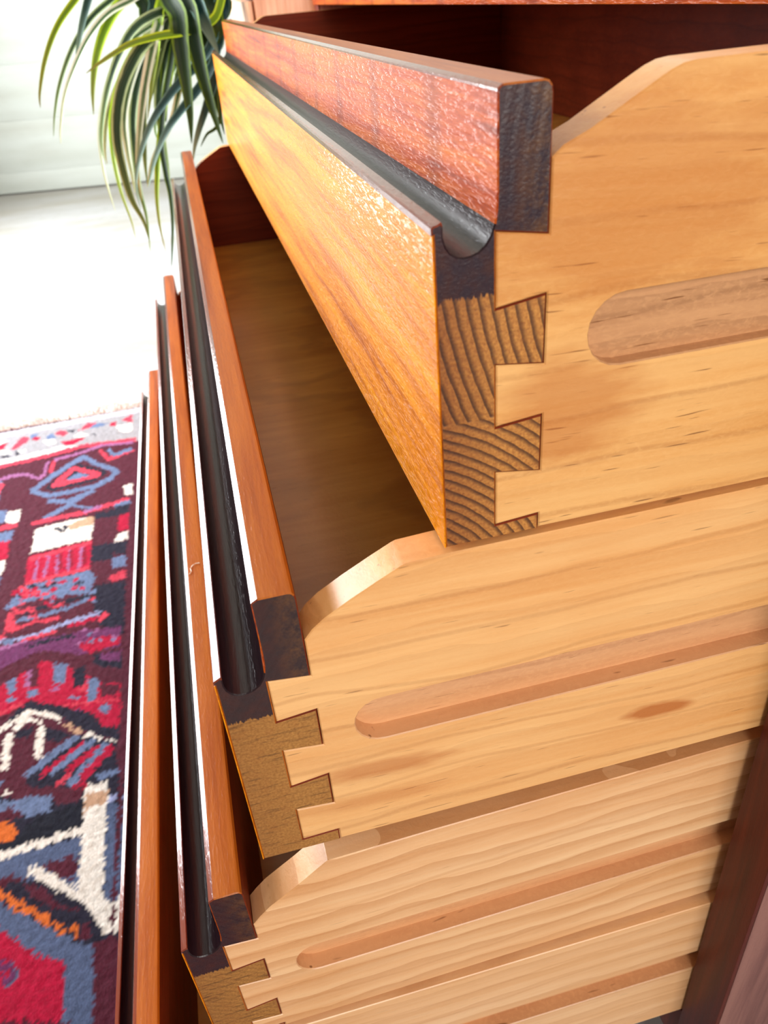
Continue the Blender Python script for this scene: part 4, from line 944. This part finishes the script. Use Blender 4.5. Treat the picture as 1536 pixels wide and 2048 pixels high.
# ------------------------------------------------------------------ cabinet beyond the chest, carrying the plant
M['cab'] = teak('pinkish_cabinet_wood', 21.0, lin((250, 202, 164)), lin((238, 176, 136)), lin((206, 136, 96)), 0.4, 0.3, 0.15, 0.3, upright=True)
cab = empty('tall_cabinet', P(1.4, 5.65, FZ))
cab['label'] = 'tall pinkish wooden cabinet standing just beyond the chest, under the plant'
cab['category'] = 'cabinet'
KO = Vector((-1.4, -5.65, -FZ)) * S
for nm, dims, bv in (('body', (0.656, 2.4, 5.0, 6.3, FZ + 0.3, -0.02), 0.006), ('top_board', (0.606, 2.42, 4.98, 6.32, -0.018, 0.03), 0.008), ('door', (0.612, 0.642, 5.0, 6.3, FZ + 0.32, -0.03), 0.005)):
    o = box_obj(nm, dims, [M['cab']], cab, bv)
    o.location = KO
for lx, ly in ((0.68, 5.04), (0.68, 6.08), (2.2, 5.04), (2.2, 6.08)):
    o = box_obj('leg', (lx, lx + 0.18, ly, ly + 0.18, FZ + 0.002, FZ + 0.31), [M['cab']], cab, 0.01)
    o.location = KO

# ------------------------------------------------------------------ plant
def leaf_mat(name, mid, edge, tip, back):
    m = NT(name)
    ux, vy, _ = m.xyz(m.uv)
    n = m.noise(m.map((30, 30, 30)), 1.0, 3)
    e = m.math('ABSOLUTE', m.math('SUBTRACT', ux, 0.5))
    e = m.math('ADD', e, m.math('MULTIPLY', m.math('SUBTRACT', n, 0.5), 0.22))
    st = m.noise(m.map((26, 1.2, 1), v=m.uv), 1.0, 2)
    c = m.mix(m.step(e, back, back + 0.09), mid, edge)
    c = m.mix(m.math('MULTIPLY', m.step(st, 0.5, 0.7), 0.35), c, edge)
    c = m.mix(m.step(vy, 0.62, 1.0), c, tip)
    return m.p(color=c, rough=0.5, spec=0.25)


LM = {'g': leaf_mat('leaf_green_white_edge', lin((22, 52, 30)), lin((170, 190, 140)), lin((120, 146, 76)), 0.27),
      'd': leaf_mat('leaf_dark_green', lin((16, 40, 20)), lin((96, 124, 16)), lin((50, 76, 20)), 0.33),
      't': leaf_mat('leaf_teal', lin((20, 52, 50)), lin((96, 130, 122)), lin((140, 166, 146)), 0.36),
      'y': leaf_mat('leaf_yellow_green', lin((96, 130, 8)), lin((186, 216, 40)), lin((140, 136, 70)), 0.26),
      'w': leaf_mat('leaf_white_striped', lin((70, 104, 60)), lin((222, 228, 206)), lin((190, 198, 150)), 0.16)}
plant = empty('potted_plant', P(0.82, 5.6, 0.03))
plant['label'] = 'potted plant with long drooping green and white striped leaves beside the white wall'
plant['category'] = 'plant'
PO = P(0.82, 5.6, 0.03)
M['pot'] = plain('glazed_pot', lin((220, 214, 204)), 0.3, 0.5, 0.05)
M['soil'] = plain('potting_soil', lin((60, 44, 32)), 0.95, 0.1, 0.4, 200)
bm = bmesh.new()
pr_ = [(0.0, 0.002), (0.13, 0.002), (0.15, 0.01), (0.19, 0.2), (0.2, 0.22), (0.19, 0.225), (0.175, 0.2), (0.17, 0.19)]
rings = []
for r_, z_ in pr_:
    rings.append([bm.verts.new((r_ * S * math.cos(k * math.pi / 14), r_ * S * math.sin(k * math.pi / 14), z_ * S)) for k in range(28)] if r_ else None)
for a, b in zip(rings[1:], rings[2:]):
    for k in range(28):
        bm.faces.new((a[k], a[(k + 1) % 28], b[(k + 1) % 28], b[k]))
bm.faces.new(rings[1][::-1])
link('pot', finish(bm, 'pot', 40), M['pot'], plant)
bm = bmesh.new()
bm.faces.new([bm.verts.new((0.172 * S * math.cos(k * math.pi / 14), 0.172 * S * math.sin(k * math.pi / 14), 0.19 * S)) for k in range(28)])
link('soil', finish(bm, 'soil'), M['soil'], plant)


def catmull(pts, n=6):
    out = []
    for i in range(len(pts) - 1):
        p0, p1, p2, p3 = pts[max(i - 1, 0)], pts[i], pts[i + 1], pts[min(i + 2, len(pts) - 1)]
        for k in range(n):
            t = k / n
            out.append(0.5 * ((2 * p1) + (p2 - p0) * t + (2 * p0 - 5 * p1 + 4 * p2 - p3) * t * t + (3 * p1 - p0 - 3 * p2 + p3) * t ** 3))
    out.append(pts[-1])
    return out


rng = random.Random(11)


def leaf(kind, width, ctrl):
    base = Vector((rng.uniform(-0.09, 0.09), rng.uniform(-0.09, 0.09), 0.19)) * S
    pts = [base] + [P(*c) - PO for c in ctrl]
    pts = catmull(pts, 6)
    n = len(pts)
    for p in pts:                      # keep clear of the cabinet top and its edge
        if p.x > -0.30 * S and p.y > -0.64 * S:
            p.z = max(p.z, 0.10 * S)
    facing = Vector((-0.35 + rng.uniform(-0.5, 0.5), -1, 0.25)).normalized()
    bm = bmesh.new()
    uvl = bm.loops.layers.uv.new('UVMap')
    rows = []
    for i, p in enumerate(pts):
        f = i / (n - 1)
        tng = (pts[min(i + 1, n - 1)] - pts[max(i - 1, 0)]).normalized()
        side = tng.cross(facing)
        if side.length < 1e-4:
            side = tng.orthogonal()
        side.normalize()
        nor = side.cross(tng)
        w = width * 1.3 * S * 0.5 * min(1.0, 0.45 + 2.2 * f) * (1 - max(0, (f - 0.45) / 0.55) ** 1.6) + 0.0003
        rows.append([bm.verts.new(p + side * (w * q) + nor * (abs(q) * w * 0.35 - 0.15 * w)) for q in (-1, -0.5, 0, 0.5, 1)])
    for i in range(n - 1):
        for k in range(4):
            f_ = bm.faces.new((rows[i][k], rows[i][k + 1], rows[i + 1][k + 1], rows[i + 1][k]))
            for lp, (uu, vv) in zip(f_.loops, ((k / 4, i), ((k + 1) / 4, i), ((k + 1) / 4, i + 1), (k / 4, i + 1))):
                lp[uvl].uv = (uu, vv / (n - 1))
    return link('leaf', finish(bm, 'leaf', 60), LM[kind], plant)


for kind, width, ctrl in LEAVES:
    leaf(kind, width, ctrl)

# ------------------------------------------------------------------ rug
RC = {'G': (160, 158, 164), 'L': (200, 196, 206), 'R': (206, 62, 84), 'K': (178, 16, 58), 'K2': (140, 14, 46), 'B': (104, 122, 160), 'B2': (84, 98, 132), 'W': (236, 230, 222),
      'N': (36, 34, 52), 'N2': (26, 28, 42), 'P': (160, 100, 148), 'T': (196, 158, 130), 'M': (84, 30, 48), 'U': (108, 50, 96), 'O': (214, 108, 44), 'L2': (150, 158, 200)}
lut = {k: np.array(lin(v)[:3]) * 0.85 for k, v in RC.items()}
X0, X1, Y0, Y1, DX = -3.02, -0.02, -1.7, 6.95, 0.0135
nx, ny = int((X1 - X0) / DX) + 1, int((Y1 - Y0) / DX) + 1
gx, gy = np.meshgrid(np.linspace(X0, X1, nx), np.linspace(Y0, Y1, ny))
nr = np.random.RandomState(5)
# ragged knot lines: look the design up at slightly shifted places; the design repeats mirrored about the rug's long and short axes
qx = gx + nr.uniform(-1, 1, gx.shape) * 0.009
qy = gy + nr.uniform(-1, 1, gx.shape) * 0.013
AX, AY = -1.52, 0.85
qy = np.where(qy < AY, 2 * AY - qy, qy)
colr = np.empty(gx.shape + (3,))
colr[:] = lut['M']
covered = np.zeros(gx.shape, bool)


def inside(poly, px, py):
    r = np.zeros(px.shape, bool)
    n = len(poly)
    for i in range(n):
        (xa, ya), (xb, yb) = poly[i], poly[(i + 1) % n]
        if ya == yb:
            continue
        r ^= ((ya > py) != (yb > py)) & (px < (xb - xa) * (py - ya) / (yb - ya) + xa)
    return r


def paint(px, where):
    for key, poly in RUG:
        a = np.array(poly)
        (ax, ay), (bx, by) = a.min(0), a.max(0)
        sel = np.nonzero(where & (px >= ax) & (px <= bx) & (qy >= ay) & (qy <= by))
        if len(sel[0]):
            k = inside(poly, px[sel], qy[sel])
            colr[sel[0][k], sel[1][k]] = lut[key]


left_limit = -1.62 - np.clip((qy - 1.0) / 6.0, 0, 1) * 0.9
right_limit = -1.015 + (qy - 0.85) * 0.0195
mir = (qx < left_limit) | (qx > right_limit)
paint(qx, ~mir)
px2 = np.where(qx > right_limit, 2 * right_limit - qx, 2 * AX - qx)
px2 = np.where(px2 > right_limit, 2 * right_limit - px2, px2)
px2 = np.where(px2 < -2.4, -4.8 - px2, px2)
paint(px2, mir)
colr *= (1 + nr.uniform(-0.16, 0.16, gx.shape))[..., None]
wav = 0.02 * np.sin(gy * 2.1 + 0.6 * np.sin(gx * 2.0)) + 0.012 * np.sin(gx * 3.1 + gy)
gz = FZ + 0.055 + 0.4 * (wav + 0.03) * np.clip((gy - Y0) / 0.6, 0, 1) * np.clip((Y1 - gy) / 0.6, 0, 1) + nr.uniform(-0.004, 0.004, gx.shape)
RO = P(-1.52, 2.6, FZ)
verts = np.stack([gx * S - RO.x, gy * S - RO.y, gz * S + H - RO.z], -1).reshape(-1, 3)
idx = np.arange(nx * ny).reshape(ny, nx)
faces = np.stack([idx[:-1, :-1], idx[:-1, 1:], idx[1:, 1:], idx[1:, :-1]], -1).reshape(-1, 4)
# skirt down to the floor round the edge
edge = np.concatenate([idx[0, :], idx[1:, -1], idx[-1, -2::-1], idx[-2:0:-1, 0]])
low = verts[edge].copy()
low[:, 2] = 0.001
ne = len(edge)
sk = np.arange(ne) + len(verts)
nxt = np.roll(np.arange(ne), -1)
faces = np.concatenate([faces, np.stack([edge, sk, sk[nxt], edge[nxt]], -1)])
cols = np.concatenate([colr.reshape(-1, 3), colr.reshape(-1, 3)[edge] * 0.6])
verts = np.concatenate([verts, low])
me = bpy.data.meshes.new('pile')
me.vertices.add(len(verts))
me.vertices.foreach_set('co', verts.ravel())
me.loops.add(faces.size)
me.loops.foreach_set('vertex_index', faces.ravel().astype(np.int32))
me.polygons.add(len(faces))
me.polygons.foreach_set('loop_start', (np.arange(len(faces)) * 4).astype(np.int32))
me.update(calc_edges=True)
at = me.color_attributes.new('knots', 'FLOAT_COLOR', 'POINT')
at.data.foreach_set('color', np.concatenate([cols, np.ones((len(cols), 1))], 1).astype(np.float32).ravel())
rm = NT('woven_wool')
ca = rm.n('ShaderNodeVertexColor', layer_name='knots').outputs[0]
rn = rm.noise(rm.map((500, 350, 500)), 1.0, 3)
rcol = rm.mix(rm.step(rn, 0.35, 0.7), rm.mix(0.25, ca, (0, 0, 0, 1)), ca)
rm.p(color=rcol, rough=0.9, spec=0.15, normal=rm.bump(rn, 0.6, 0.002))
rug = empty('rug', RO)
rug['label'] = 'tribal woven rug in crimson, navy and cream with a fringed end on the pale floor'
rug['category'] = 'rug'
pile = link('pile', me, rm.m, rug)
# fringe: loose tufts at the far end, too many to count
bm = bmesh.new()
rng = random.Random(9)
for k in range(420):
    x = rng.uniform(X0, X1)
    ln = rng.uniform(0.06, 0.16) * (2.0 if rng.random() < 0.25 else 1)
    a = rng.uniform(-0.7, 0.7)
    p0 = Vector((x * S - RO.x, (Y1 - 0.02) * S - RO.y, 0.012))
    p2 = p0 + Vector((math.sin(a) * ln, math.cos(a) * ln, 0)) * S
    p1 = (p0 + p2) / 2
    p1.z = 0.012 + rng.uniform(0, 0.01)
    p2.z = 0.003
    w = Vector((math.cos(a), -math.sin(a), 0)) * 0.0012
    up = Vector((0, 0, 0.0016))
    prev = None
    for p in (p0, p1, p2):
        q = [bm.verts.new(p - w), bm.verts.new(p + up), bm.verts.new(p + w)]
        if prev:
            for i in range(2):
                bm.faces.new((prev[i], prev[i + 1], q[i + 1], q[i]))
            bm.faces.new((prev[2], prev[0], q[0], q[2]))
        prev = q
M['fringe'] = plain('pale_fringe', lin((222, 206, 200)), 0.9, 0.1, 0.1, 30)
fr = link('fringe', finish(bm, 'fringe', 60), M['fringe'], rug)
fr['kind'] = 'stuff'
